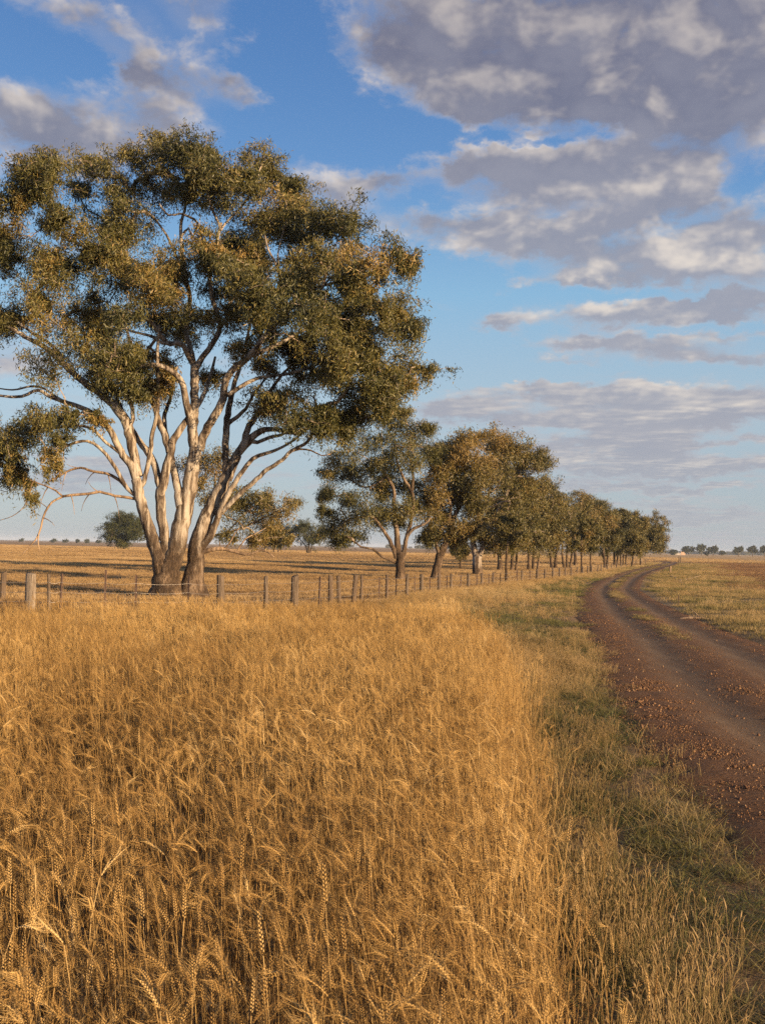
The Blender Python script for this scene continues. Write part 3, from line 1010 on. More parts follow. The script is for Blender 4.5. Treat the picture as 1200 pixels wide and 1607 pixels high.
def smooth_line(P, R, step):
    """Catmull-Rom through the traced points, about one point per step"""
    P = np.asarray(P, dtype=float); R = np.asarray(R, dtype=float)
    if len(P) < 3:
        n = max(2, int(np.linalg.norm(P[-1] - P[0]) / step) + 1)
        t = np.linspace(0, 1, n)[:, None]
        return P[0] * (1 - t) + P[-1] * t, R[0] * (1 - t[:, 0]) + R[-1] * t[:, 0]
    E = np.vstack([2 * P[0] - P[1], P, 2 * P[-1] - P[-2]])
    op, orr = [], []
    for k_ in range(len(P) - 1):
        a, b, c, d = E[k_:k_ + 4]
        n = max(1, int(np.linalg.norm(c - b) / step))
        for t in np.arange(n) / n:
            op.append(.5 * ((2 * b) + (c - a) * t + (2 * a - 5 * b + 4 * c - d) * t * t + (3 * b - a - 3 * c + d) * t ** 3))
            orr.append(R[k_] * (1 - t) + R[k_ + 1] * t)
    op.append(P[-1]); orr.append(R[-1])
    return np.array(op), np.array(orr)


class Tree:
    """skeleton of traced stems, branches that reach for clumps of foliage, twigs, leaves"""
    def __init__(s, D, base, seed):
        s.D = D; s.r = np.random.default_rng(seed)
        b = at(base[0], base[1], D); b[2] = float(ground_z(b[0], D))
        s.b = b
        s.P, s.par, s.spec, s.child = [], [], [], 0
        s.chains = []            # (node ids, tag)
        s.leafpos, s.leaftint, s.leafdir = [], [], []

    def w(s, px, py, dy=0.0):
        p = at(px, py, s.D + dy) - s.b
        return p

    def node(s, p, par, spec=0.0):
        s.P.append(np.asarray(p, dtype=float)); s.par.append(par); s.spec.append(spec)
        return len(s.P) - 1

    def nearest(s, p, flat=False):
        A = np.array(s.P)
        d = A - p
        if flat:
            d = d * np.array([1, .0, 1])
        return int(np.argmin((d ** 2).sum(1)))

    def stem(s, trace, dy=0.0, tag_='limb', root=False, drop=0.35, wob=.03, step=None):
        """trace: (px, py, width in px); dy: how far its tip lies beyond (+) or before (-) its foot"""
        k_ = s.D / F
        d0 = 0.0; par = -1
        if s.P and not root:
            par = s.nearest(s.w(trace[0][0], trace[0][1]), True)
            d0 = s.P[par][1]
        elif isinstance(root, (int, float)) and not isinstance(root, bool):
            d0 = root
        T = np.array([(t[0], t[1]) for t in trace], dtype=float)
        L = np.concatenate([[0], np.cumsum(np.linalg.norm(np.diff(T, axis=0), axis=1))]); L /= L[-1]
        pts = np.array([s.w(t[0], t[1], d0 + (dy * l_ ** 1.2)) for t, l_ in zip(trace, L)])
        if root:
            pts[0][2] = -.25
        rad = np.array([t[2] for t in trace], dtype=float) * .46 * k_
        pts, rad = smooth_line(pts, rad, step or max(.16, 7 * k_))
        n = len(pts)
        if n > 3:
            pts[1:-1] += s.r.normal(0, 1, (n - 2, 3)) * np.minimum(rad[1:-1, None] * .10, wob * .8) 
        ids = []
        for a in range(n):
            par = s.node(pts[a], par, rad[a]); ids.append(par)
        s.chains.append((ids, tag_))
        return ids

    def branch(s, c, zmin=1.0, up=.25, tagname='branch'):
        """grow from the best skeleton node to a foliage centre"""
        A = np.array(s.P); v = c - A
        d = np.linalg.norm(v, axis=1)
        cost = d + 1.2 * np.maximum(0, A[:, 2] - c[2]) + np.where(A[:, 2] < zmin, 50, 0) + .8 * np.array(s.nkids if hasattr(s, 'nkids') else 0)
        n0 = int(np.argmin(cost))
        p0 = s.P[n0]; L = d[n0]
        if L < .05:
            return [n0]
        pp = s.par[n0]
        tang = p0 - s.P[pp] if pp >= 0 else np.array([0, 0, 1.])
        tang = tang / (np.linalg.norm(tang) + 1e-6)
        mid = p0 + (tang * .38 + np.array([0, 0, up])) * L * .6 + s.r.normal(0, .05 * L, 3)
        n = max(3, int(L / .35) + 1)
        t = np.linspace(0, 1, n + 1)[1:, None]
        pts = p0 * (1 - t) ** 2 + 2 * mid * t * (1 - t) + c * t * t
        pts[:-1] += s.r.normal(0, .025 * min(L, 3), (n - 1, 3))
        ids = []; par = n0
        for p in pts:
            par = s.node(p, par); ids.append(par)
        s.chains.append(([n0] + ids, tagname))
        return ids

    def foliage(s, clumps, twigs, leaves, spread_=.16, flat=.78, tint=(.5, .2), zmin=1.0, up=.25, droop=.12):
        """clumps: world-space (centre, radius); nearest to the skeleton first"""
        A0 = np.array(s.P)
        clumps = sorted(clumps, key=lambda c_: np.min(np.linalg.norm(A0 - c_[0], axis=1)))
        for c, R in clumps:
            ids = s.branch(c, zmin, up)
            loc = list(ids[-4:])
            nt = max(4, int(twigs * s.r.uniform(.8, 1.2) * (s.thin(c) if hasattr(s, 'thin') else 1)))
            tips = s.r.normal(0, 1, (nt, 3)); tips /= np.linalg.norm(tips, axis=1)[:, None]
            tips *= (R * s.r.uniform(.12, 1, nt) ** .50 * np.minimum(.84 + .55 * np.abs(s.r.normal(0, 1, nt)), 2.0) * s.lump(tips))[:, None]
            tips[:, 2] *= flat
            # uneven clump: squeeze it along a random direction
            ax = s.r.normal(0, 1, 3); ax[2] *= .25; ax /= np.linalg.norm(ax)
            tips += np.outer(tips @ ax, ax) * s.r.uniform(-.25, .8)
            tips = tips[np.argsort((tips ** 2).sum(1))]
            ct = s.r.normal(tint[0], tint[1] * .7)
            for tp in tips:
                q_ = c + tp
                cand = np.array([s.P[a] for a in loc])
                dd = np.linalg.norm(cand - q_, axis=1) + .5 * np.maximum(0, cand[:, 2] - q_[2])
                par = loc[int(np.argmin(dd))]
                p0 = s.P[par]; L = np.linalg.norm(q_ - p0)
                mid = (p0 + q_) / 2 + np.array([0, 0, .18 * L]) + s.r.normal(0, .08 * L, 3)
                ids2 = [par]
                for t in (.4, .75, 1.0):
                    par = s.node(p0 * (1 - t) ** 2 + 2 * mid * t * (1 - t) + q_ * t * t, par); ids2.append(par)
                loc += ids2[2:]
                s.chains.append((ids2, 'twig'))
                nl = max(3, int(leaves * s.r.uniform(.6, 1.4)))
                t = s.r.uniform(.30, 1.1, nl)[:, None]
                lp = p0 * (1 - t) ** 2 + 2 * mid * t * (1 - t) + q_ * t * t
                sp = spread_ * (R / .8 if R < .8 else 1)
                lp = lp + s.r.normal(0, sp, (nl, 3)) * np.array([1, 1, .7])
                # a few sprays hang below the twig
                hang_ = s.r.random((nl, 1)) < .4
                lp = lp - np.array([0, 0, 1.0]) * np.where(hang_, droop * 1.9 * np.abs(s.r.normal(0, 1, (nl, 1))), droop * .4)
                s.leafpos.append(lp)
                s.leaftint.append(np.clip(s.r.normal(ct, tint[1] * .55, nl) + s.r.normal(0, .09), 0, 1))

    def lump(s, d):
        """each clump bulges and thins in its own directions"""
        a = s.r.normal(0, 1, (4, 3)); a /= np.linalg.norm(a, axis=1)[:, None]
        return np.clip(.78 + .30 * np.maximum(0, d @ a.T).max(1) ** 3 + .12 * np.sin(5 * (d @ a[0])), .5, 1.3)

    def radii(s, tip, power=2.3):
        n = len(s.P)
        a = np.zeros(n); nk = np.zeros(n, int)
        for i_ in range(n - 1, -1, -1):
            if nk[i_] == 0:
                a[i_] += tip ** power
            p = s.par[i_]
            if p >= 0:
                a[p] += a[i_]; nk[p] += 1
        r_ = a ** (1 / power)
        sp = np.array(s.spec)
        return np.where(sp > 0, sp, r_)

    def leaves_mesh(s, mat, ln, wd, hang=.55, name='crown'):
        p = np.concatenate(s.leafpos); t = np.concatenate(s.leaftint); n = len(p)
        r = s.r
        d = r.normal(0, 1, (n, 3)); d[:, 2] -= hang * 1.8
        d /= np.linalg.norm(d, axis=1)[:, None]
        e = np.cross(d, r.normal(0, 1, (n, 3))); e /= np.linalg.norm(e, axis=1)[:, None] + 1e-9
        L = (ln * r.uniform(.5, 1.6, n))[:, None]; W = (wd * r.uniform(.7, 1.25, n))[:, None] * .5
        nn = np.cross(d, e)
        v = np.stack([p - d * L * .5, p - d * L * .02 + e * W + nn * L * .06, p + d * L * .5 , p - d * L * .02 - e * W + nn * L * .06], 1).reshape(-1, 3)
        b = np.arange(n)[:, None] * 4
        return mk_mesh(name, v, [np.hstack([b, b + 1, b + 2]), np.hstack([b, b + 2, b + 3])], mat, False, {'tint': np.repeat(t, 4)}), n

    def build(s, name, label, cat, group, mats, tip, leaf, flare=1.0, sides=10, kinds=('trunk', 'limb', 'dead_limb'), lod=0):
        root = empty(name, s.b)
        tag(root, label, cat, group)
        rad = s.radii(tip)
        P = np.array(s.P)
        fr = s.r
        fine = MB()
        for ids, tg in s.chains:
            pts = P[ids]; rr = rad[ids].copy()
            if tg in ('branch', 'twig'):
                rr[0] = min(rr[0], rr[1] * 1.3) if len(rr) > 1 else rr[0]
                if lod and tg == 'twig':
                    continue
                mx = rr.max()
                fine.tube(pts, np.maximum(rr, tip * .7), 3 if mx < .03 else (5 if mx < .08 else 7), cap=mx > .03)
                continue
            mb = MB()
            ph = fr.uniform(0, 6.28, 3); z0 = flare
            foot = pts[0][2] < .05

            def fl(pp, th, ph=ph, foot=foot):
                z_ = np.maximum(pp[:, 2], 0)[:, None]
                base_ = np.exp(-z_ / .55) * flare if foot else np.zeros_like(z_)
                ridges = .5 + .5 * np.cos(th[None, :] * 4 + ph[0] + z_ * .25)
                lump_ = np.sin(th[None, :] * 2 + ph[1] + z_ * .5) * .05 + np.sin(th[None, :] * 5 + ph[2] - z_ * .9) * .03
                return 1 + base_ * (.15 + .55 * ridges) + lump_
            mxr = rr.max()
            mb.tube(pts, rr, sides if mxr > .08 else 6, fl if mxr > .05 else None)
            kind_ = 'trunk' if tg == 'trunk' else ('dead_limb' if tg == 'dead' else 'limb')
            mt_ = mats[2] if tg == 'dead' else (mats[0] if tg == 'trunk' or tg == 'limb' else mats[1])
            o = ob(kind_, mb.mesh(kind_, mt_, True), root)
        if fine.n:
            o = ob('branches', fine.mesh('branches', mats[1], True), root)
            o['kind'] = 'stuff'
        nl = 0
        if s.leafpos:
            me, nl = s.leaves_mesh(mats[3], leaf[0], leaf[1])
            o = ob('crown', me, root)
            o['kind'] = 'stuff'
        return root, nl


total_leaves = 0

# ---- the big gum behind the fence
D0 = dist_of(278, 932, .12)
t = Tree(D0, (278, 932), 21)
t.stem([(263, 934, 56), (262, 918, 44), (261, 902, 38), (262, 886, 34), (264, 870, 26), (265, 860, 14)], .0, 'trunk', root=0.05)
t.stem([(302, 934, 44), (303, 915, 34), (306, 890, 28), (310, 853, 26), (323, 815, 24), (340, 780, 22), (357, 747, 20), (372, 714, 17)], .6, 'trunk', root=0.25)
# left stems
t.stem([(258, 925, 26), (256, 905, 27), (252, 884, 27), (242, 852, 23), (229, 815, 20), (220, 780, 19), (214, 752, 18)], -.3)
t.stem([(214, 752, 15), (207, 732, 14), (190, 708, 12), (175, 677, 11), (157, 658, 10), (131, 641, 8.5), (99, 630, 7.5), (76, 621, 6.5), (60, 612, 5.5), (34, 622, 5), (0, 621, 4), (-40, 612, 3)], -1.6)
t.stem([(99, 629, 5), (84, 620, 4.5), (72, 611, 4), (50, 606, 4), (20, 612, 3), (-20, 606, 2)], .8)
t.stem([(218, 748, 16), (215, 735, 15), (207, 702, 16), (200, 667, 17), (182, 640, 15), (162, 620, 13), (131, 600, 11), (105, 575, 9.5), (78, 550, 8.5), (39, 528, 7), (0, 506, 6), (-40, 490, 5), (-90, 470, 3)], 1.8)
t.stem([(102, 573, 7), (85, 545, 6), (55, 525, 5), (20, 500, 4), (-15, 480, 3)], 1.0)
t.stem([(201, 672, 8), (209, 658, 7), (206, 634, 6.5), (196, 605, 6), (186, 570, 5), (178, 530, 4)], -.8)
t.stem([(218, 768, 9), (226, 757, 8), (235, 715, 7.5), (240, 677, 7), (247, 650, 6.5), (248, 615, 6), (247, 560, 5), (250, 510, 4)], -1.3)
# second stem
t.stem([(262, 920, 24), (262, 884, 22), (259, 852, 17), (254, 815, 16.5), (252, 780, 17), (257, 755, 16), (265, 722, 14), (270, 697, 13)], -.7)
t.stem([(270, 697, 12), (283, 674, 11), (296, 656, 9), (312, 634, 8), (325, 606, 6), (338, 560, 4)], 1.2)
t.stem([(266, 710, 12), (258, 684, 11.5), (250, 662, 10.5), (243, 640, 9), (228, 612, 8), (214, 580, 6.5), (205, 540, 5), (195, 500, 4)], .8)
t.stem([(253, 770, 12), (246, 740, 12), (236, 716, 12), (224, 700, 11), (211, 680, 10), (196, 655, 8), (182, 620, 7), (165, 580, 5), (150, 540, 4)], 1.8)
t.stem([(284, 795, 17), (280, 770, 14), (275, 745, 13), (268, 718, 12), (262, 690, 10), (258, 655, 8), (270, 615, 6), (272, 570, 5)], 2.2)
# middle stem
t.stem([(266, 925, 34), (267, 905, 35), (270, 884, 34), (280, 845, 30), (286, 818, 29), (292, 790, 28), (297, 765, 25), (302, 740, 23), (307, 702, 20)], -.2)
t.stem([(305, 700, 18), (302, 674, 17), (300, 660, 14.5), (293, 632, 12), (287, 605, 11), (279, 590, 10), (268, 581, 9), (247, 573, 8), (225, 575, 6.5), (208, 582, 5.5), (196, 581, 4.5), (180, 570, 3)], -2.2)
t.stem([(304, 690, 15), (304, 655, 14), (306, 625, 14), (305, 595, 15), (306, 574, 15)], .4)
t.stem([(308, 577, 12), (318, 562, 10), (331, 543, 9), (345, 517, 8.5), (341, 492, 8), (332, 462, 7), (330, 430, 6.5), (334, 400, 6), (341, 375, 5.5), (347, 350, 5)], .3)
t.stem([(346, 360, 5), (343, 350, 4.5), (334, 330, 4), (328, 310, 3.5), (322, 285, 3)], -.4)
t.stem([(346, 362, 5), (356, 348, 4.5), (372, 333, 4), (386, 315, 3.5), (400, 290, 3), (408, 265, 2.5)], .6)
t.stem([(304, 572, 11), (298, 562, 10), (288, 543, 9), (278, 537, 8.5), (267, 540, 8), (255, 530, 7), (243, 512, 6), (228, 499, 5), (205, 492, 4)], -2.5)
t.stem([(268, 540, 7), (255, 538, 6), (238, 528, 5), (215, 522, 4), (190, 515, 3)], -1.0)
t.stem([(304, 570, 10), (299, 548, 9), (293, 525, 8.5), (294, 495, 8), (298, 470, 7.5), (292, 435, 7), (286, 395, 6), (284, 355, 5.5), (290, 330, 5), (295, 302, 4), (297, 275, 3)], 1.6)
t.stem([(284, 372, 5), (296, 358, 4.5), (302, 372, 4), (310, 350, 4), (296, 340, 4), (282, 335, 4), (265, 338, 3.5), (250, 320, 3)], -.6)
t.stem([(293, 436, 5.5), (278, 405, 5), (262, 370, 4), (240, 340, 3.5), (215, 315, 3)], 1.2)
t.stem([(312, 706, 17), (318, 690, 15.5), (331, 662, 14.5), (343, 642, 13.5), (351, 625, 13), (353, 602, 11.5), (359, 588, 11), (370, 576, 11), (390, 560, 10.5), (401, 547, 9.5), (411, 533, 9), (426, 515, 8), (447, 490, 7.5), (472, 460, 6.5), (500, 450, 5), (535, 441, 4), (560, 435, 3.5), (590, 427, 2.5)], -1.6)
t.stem([(472, 461, 5), (490, 446, 4), (510, 425, 3.5), (528, 405, 3), (545, 390, 2.5)], .5)
t.stem([(351, 622, 8), (367, 614, 7), (388, 601, 6.5), (411, 592, 5.5), (445, 588, 5), (475, 580, 4), (505, 570, 3)], .8)
t.stem([(390, 559, 8), (405, 553, 7), (422, 547, 7), (448, 534, 6), (475, 519, 5), (500, 508, 4), (523, 494, 3)], .6)
t.stem([(420, 521, 6.5), (431, 495, 5.5), (439, 470, 5.2), (441, 445, 5), (437, 425, 4.5), (430, 408, 4), (421, 392, 3), (416, 370, 2.5)], -.8)
t.stem([(441, 440, 4), (437, 418, 3.5), (436, 400, 3), (440, 380, 2.5), (448, 350, 2)], .6)
# right stems
t.stem([(370, 716, 14), (381, 700, 12), (388, 675, 10.5), (402, 652, 9.5), (414, 632, 8), (430, 605, 6), (450, 580, 4.5), (475, 560, 3)], 1.2)
t.stem([(374, 710, 14), (390, 693, 13), (409, 676, 10.5), (435, 674, 8.5), (460, 680, 7), (482, 672, 6), (505, 665, 5), (535, 664, 4), (565, 655, 3)], -1.5)
t.stem([(392, 692, 8), (404, 694, 6.5), (422, 687, 6), (442, 682, 5), (462, 668, 4), (490, 645, 3), (520, 630, 2)], -.6)
t.stem([(355, 748, 14), (355, 732, 13.5), (354, 702, 13), (356, 665, 12), (360, 638, 11), (366, 610, 9), (374, 585, 7), (385, 545, 5), (392, 510, 4)], 1.3)
t.stem([(358, 665, 8), (371, 655, 7.5), (386, 641, 6.5), (396, 622, 5), (412, 600, 4), (430, 570, 3)], .6)
t.stem([(311, 866, 15), (330, 840, 13), (341, 814, 11), (355, 781, 10), (375, 748, 8.5), (397, 720, 7.5), (422, 710, 6), (438, 704, 5), (462, 690, 4), (490, 665, 3)], -.9)
t.stem([(343, 808, 9), (372, 779, 8.5), (397, 757, 8), (420, 737, 7.2), (443, 722, 6.5), (458, 707, 6), (484, 692, 5.5), (497, 662, 5), (497, 640, 4), (492, 622, 3)], -1.8)
t.stem([(458, 708, 4), (470, 705, 3.5), (488, 707, 3), (505, 715, 2.2), (520, 712, 1.6)], -.3, 'dead')
# bare hanging limbs on the left and the low broken one on the right
t.stem([(214, 783, 6), (196, 780, 5.5), (180, 778, 5.2), (157, 772, 5), (141, 775, 5), (112, 777, 5), (99, 779, 4.5)], -.5, 'dead')
t.stem([(99, 779, 3.5), (88, 770, 3.2), (76, 764, 3), (62, 759, 2.6), (50, 754, 2.4), (32, 750, 1.8), (12, 748, 1.2)], .3, 'dead')
t.stem([(100, 779, 4), (88, 784, 3.8), (77, 794, 3.6), (68, 812, 3.4), (65, 827, 3.2), (57, 846, 2.6), (46, 858, 2), (35, 870, 1.2)], -.6, 'dead')
t.stem([(61, 838, 2.4), (60, 850, 2), (63, 866, 1.2)], .1, 'dead')
t.stem([(52, 755, 2), (46, 775, 1.8), (38, 795, 1.5), (20, 810, 1.2), (-5, 818, 1)], .3, 'dead')
t.stem([(213, 778, 6.5), (203, 770, 6), (188, 754, 5.5), (170, 744, 5), (146, 740, 4.6), (127, 734, 4.2), (105, 740, 3.5), (89, 750, 3), (72, 758, 2)], .6, 'dead')
t.stem([(206, 772, 7), (194, 757, 6.5), (178, 728, 6), (157, 703, 5.5), (138, 692, 5), (112, 697, 4.5), (90, 710, 3.5), (80, 730, 2)], -.9)
t.stem([(196, 716, 6), (182, 706, 6), (167, 695, 5.5), (146, 674, 5), (120, 668, 4.5), (90, 672, 3.5), (55, 680, 2.5), (20, 695, 2)], -1.0)
t.stem([(318, 866, 8), (330, 863, 7.5), (341, 861, 7.5), (355, 862, 6), (372, 867, 5), (390, 870, 4.2), (410, 863, 3), (420, 866, 2.4), (430, 874, 1.2)], -.4, 'dead')
t.stem([(372, 866, 3), (378, 855, 2.6), (386, 845, 2.2), (400, 838, 1.6), (418, 828, 1.0)], .3, 'dead')
t.stem([(352, 862, 3.4), (362, 850, 2.6), (368, 838, 1.8), (376, 828, 1)], -.3, 'dead')
for px_, py_, dx_, dy_ in ((157, 773, -14, -10), (141, 775, -10, 16), (180, 778, 6, 22), (170, 745, 4, 20), (128, 735, -18, -4), (76, 764, -10, 20), (68, 812, 14, 8), (112, 777, 4, 18), (392, 870, 10, 12), (105, 740, -6, 18), (150, 740, -12, 12)):
    t.stem([(px_, py_, 2.2), (px_ + dx_ * .5, py_ + dy_ * .4, 1.6), (px_ + dx_, py_ + dy_, .9), (px_ + dx_ * 1.3, py_ + dy_ * 1.7, .6)], t.r.normal(0, .3), 'dead')

BIG = [(50, 262, 32), (32, 278, 26), (80, 255, 18), (120, 250, 27), (143, 254, 18), (125, 296, 20), (82, 340, 24), (10, 312, 22), (15, 352, 25), (30, 407, 28), (8, 395, 20), (60, 300, 20), (95, 330, 18),
       (180, 280, 32), (212, 288, 36), (247, 232, 24), (282, 238, 36), (262, 268, 34), (162, 342, 36), (200, 330, 36), (145, 378, 32), (225, 352, 33), (75, 402, 28), (100, 438, 40), (62, 462, 36), (150, 470, 36), (200, 402, 32), (237, 452, 28),
       (300, 226, 24), (322, 246, 32), (335, 274, 28), (365, 278, 26), (400, 252, 32), (420, 268, 26), (380, 296, 24), (450, 278, 14), (435, 312, 24), (462, 316, 23), (400, 346, 26), (430, 352, 28), (475, 338, 26), (510, 334, 26), (542, 346, 28), (485, 366, 24), (497, 402, 22), (547, 394, 26),
       (335, 392, 34), (317, 378, 24), (357, 415, 22), (400, 416, 24), (380, 436, 22), (282, 406, 22), (272, 436, 22), (460, 430, 22), (305, 300, 20), (262, 300, 22),
       (575, 405, 26), (612, 400, 26), (640, 416, 13), (562, 418, 18), (520, 410, 18), (505, 474, 28), (475, 480, 25), (537, 482, 24), (575, 476, 20), (607, 476, 28), (628, 490, 23), (648, 512, 18), (585, 520, 22), (560, 520, 18),
       (512, 536, 28), (530, 556, 30), (500, 568, 32), (482, 588, 25), (575, 542, 22), (625, 562, 26), (637, 586, 26), (661, 576, 17), (605, 588, 23), (550, 582, 28), (580, 612, 30), (555, 620, 28), (462, 618, 28), (425, 618, 26), (422, 640, 25), (475, 656, 26), (517, 656, 26), (572, 640, 28), (537, 680, 18), (600, 620, 18),
       (185, 434, 26), (235, 438, 27), (247, 464, 27), (285, 492, 23), (197, 484, 25), (180, 552, 32), (185, 582, 30), (210, 546, 22), (247, 596, 22), (235, 614, 18), (397, 420, 20), (365, 496, 22), (380, 542, 20), (335, 590, 14), (410, 452, 25), (420, 488, 22), (450, 540, 18), (345, 455, 18),
       (39, 494, 27), (78, 500, 32), (117, 507, 32), (162, 507, 27), (105, 546, 32), (144, 560, 32), (183, 560, 27), (78, 578, 25), (170, 592, 27), (185, 608, 20), (39, 658, 27), (73, 652, 25), (105, 644, 18), (26, 685, 27), (65, 690, 25), (80, 710, 15), (13, 706, 22), (112, 664, 20), (21, 750, 13), (46, 778, 9), (8, 742, 13), (150, 650, 12), (30, 728, 12), (90, 730, 9),
       (-20, 440, 32), (-60, 400, 34), (-30, 350, 28), (-25, 500, 28), (-70, 470, 34), (-110, 440, 30), (-90, 530, 28), (-40, 560, 26), (-40, 640, 26), (-30, 690, 24), (-80, 610, 26), (-110, 580, 24), (-60, 340, 26), (-20, 300, 20)]
cl = []
A0 = np.array(t.P)
for (px_, py_, r_) in BIG:
    k_ = D0 / F
    ex = (px_ - 285) / 400; ez = (py_ - 470) / 290
    half = math.sqrt(max(.10, 1 - ex * ex - ez * ez)) * 8.0
    p2 = t.w(px_, py_)
    dn = ((A0 - p2) * np.array([1, 0, 1]))
    w_ = np.exp(-(dn ** 2).sum(1) / 1.2) * (A0[:, 2] > 3.5)
    y0 = float((w_ * A0[:, 1]).sum() / w_.sum()) if w_.sum() > 1e-3 else 0.0
    dy = np.clip(t.r.normal(y0 * 1.3, .38 * half), -half, half)
    cl.append((t.w(px_, py_, dy), r_ * k_ * 1.36))
for _ in range(150):       # looser sprays that close the gaps between neighbours
    i_ = int(t.r.integers(0, len(BIG))); c_, R_ = cl[i_]
    dd_ = np.array([np.linalg.norm(q_[0] - c_) for q_ in cl[:len(BIG)]]); dd_[i_] = 99
    j_ = int(t.r.choice(np.argsort(dd_)[:4]))
    if dd_[j_] < 3.2:
        cl.append(((c_ + cl[j_][0]) / 2 + t.r.normal(0, .25, 3), .62 * R_))
for _ in range(24):       # the far side of the crown
    a = t.r.uniform(0, 6.28); q_ = t.r.uniform(.2, .8)
    px_, py_ = 285 + math.cos(a) * 380 * q_, 455 + math.sin(a) * 215 * q_
    half = math.sqrt(max(.1, 1 - q_ * q_)) * 6.5
    cl.append((t.w(px_, py_, t.r.uniform(.4, 1) * half), t.r.uniform(20, 32) * D0 / F))
t.thin = lambda c_: .42 if (c_[2] < 8.6 and c_[0] < -2.5) else (.8 if c_[2] < 8.6 else 1.0)
t.foliage(cl, 24, 72, .17, .70, (.50, .28), 3.0, .22, .17)
big, n = t.build('gum_tree', 'tallest gum, its pale stems fanning from one base behind the fence', 'tree', None, (M_gum, M_twig, M_dead, M_leaf), .0085, (.165, .040), .70, 16)
total_leaves += n
print('big tree', n, round(time.time() - T0, 1))

ROW = 'gum trees in the row along the wire fence'


def traced(base, hidden, stems, clumps, label, seed, mats, twigs, leaves, leaf, depth=.75, tint=(.5, .22), group=ROW, name='gum_tree', spread_=.2, D=None, tip=.011, extra=4, flare=.3, zmin=1.0, trim=0):
    global total_leaves
    D = D or dist_of(base[0], base[1], hidden)
    t = Tree(D, base, seed)
    first = True
    for st in stems:
        tr, dy, tg = st
        t.stem(tr, dy, tg, root=(0.0 if first else False) if first else False)
        first = False
    xs = np.array([c_[0] for c_ in clumps]); yy = np.array([c_[1] for c_ in clumps])
    cx, cy, rx, ry = (xs.min() + xs.max()) / 2, (yy.min() + yy.max()) / 2, (xs.max() - xs.min()) / 2 + 10, (yy.max() - yy.min()) / 2 + 10
    k_ = D / F
    cl = []
    for (px_, py_, r_) in clumps:
        half = math.sqrt(max(.08, 1 - ((px_ - cx) / rx) ** 2 - ((py_ - cy) / ry) ** 2)) * rx * k_ * depth
        cl.append((t.w(px_, py_, t.r.uniform(-1, .9) * half), r_ * k_ * 1.42))
    for _ in range(extra):
        a = t.r.uniform(0, 6.28); q_ = t.r.uniform(.1, .7)
        cl.append((t.w(cx + math.cos(a) * rx * q_, cy + math.sin(a) * ry * q_ * .8, t.r.uniform(.3, .8) * rx * k_ * depth), t.r.uniform(.18, .26) * rx * k_))
    t.foliage(cl, int(twigs * 1.9), int(leaves * 1.35), spread_ * 1.25, .8, tint, zmin, .22, .14)
    o, n = t.build(name, label, 'tree', group, mats, tip, leaf, flare, 10, lod=trim)
    total_leaves += n
    return o


B1 = (M_gum2, M_twig, M_dead, M_leaf)
B2 = (M_gum2, M_twig, M_dead, M_leaf2)
traced((628, 906), .2, [
    ([(628, 909, 18), (628, 895, 15), (628, 880, 15), (627, 868, 15)], 0, 'trunk'),
    ([(625, 874, 12), (624, 850, 11), (622, 832, 9), (618, 800, 7), (618, 770, 6), (608, 750, 5), (598, 738, 4), (586, 722, 3)], .5, 'limb'),
    ([(622, 876, 8), (617, 862, 7.5), (611, 848, 6.5), (600, 830, 5), (588, 814, 4), (575, 800, 3)], -.8, 'limb'),
    ([(622, 884, 5), (612, 879, 4.6), (600, 874, 4.2), (585, 862, 3.6), (566, 858, 3.2), (556, 850, 2.4), (545, 842, 1.6)], -.6, 'limb'),
    ([(633, 874, 9), (636, 856, 7.5), (638, 842, 7), (650, 829, 5.5), (666, 822, 4), (676, 812, 3)], -.6, 'limb'),
    ([(638, 842, 7), (645, 815, 6.5), (648, 794, 6.5), (645, 770, 6), (634, 752, 5), (626, 734, 4), (620, 715, 3)], .4, 'limb'),
    ([(646, 776, 5), (648, 752, 4.5), (646, 730, 4), (640, 710, 3), (644, 685, 2)], -.6, 'limb'),
    ([(606, 748, 4), (590, 760, 3.5), (572, 765, 3), (556, 757, 2.4), (540, 745, 2)], .6, 'limb')],
    [(637, 664, 17), (612, 670, 19), (655, 678, 17), (672, 671, 8), (590, 690, 19), (640, 700, 20), (662, 702, 18), (560, 710, 17), (525, 720, 14), (540, 740, 16), (512, 740, 9), (560, 745, 14), (585, 730, 14), (680, 710, 11), (612, 740, 14), (640, 760, 16), (660, 770, 14),
     (520, 770, 12), (508, 777, 8), (545, 782, 12), (575, 790, 17), (600, 772, 12), (560, 812, 19), (538, 816, 17), (520, 832, 14), (590, 816, 14), (535, 847, 11), (555, 838, 12), (615, 800, 14), (640, 802, 14), (655, 792, 12), (625, 820, 10), (510, 802, 8), (605, 652, 13), (650, 722, 16), (602, 715, 16), (628, 646, 9)],
    'gum with an open crown and one low bare limb reaching left', 31, B1, 10, 58, (.19, .048))
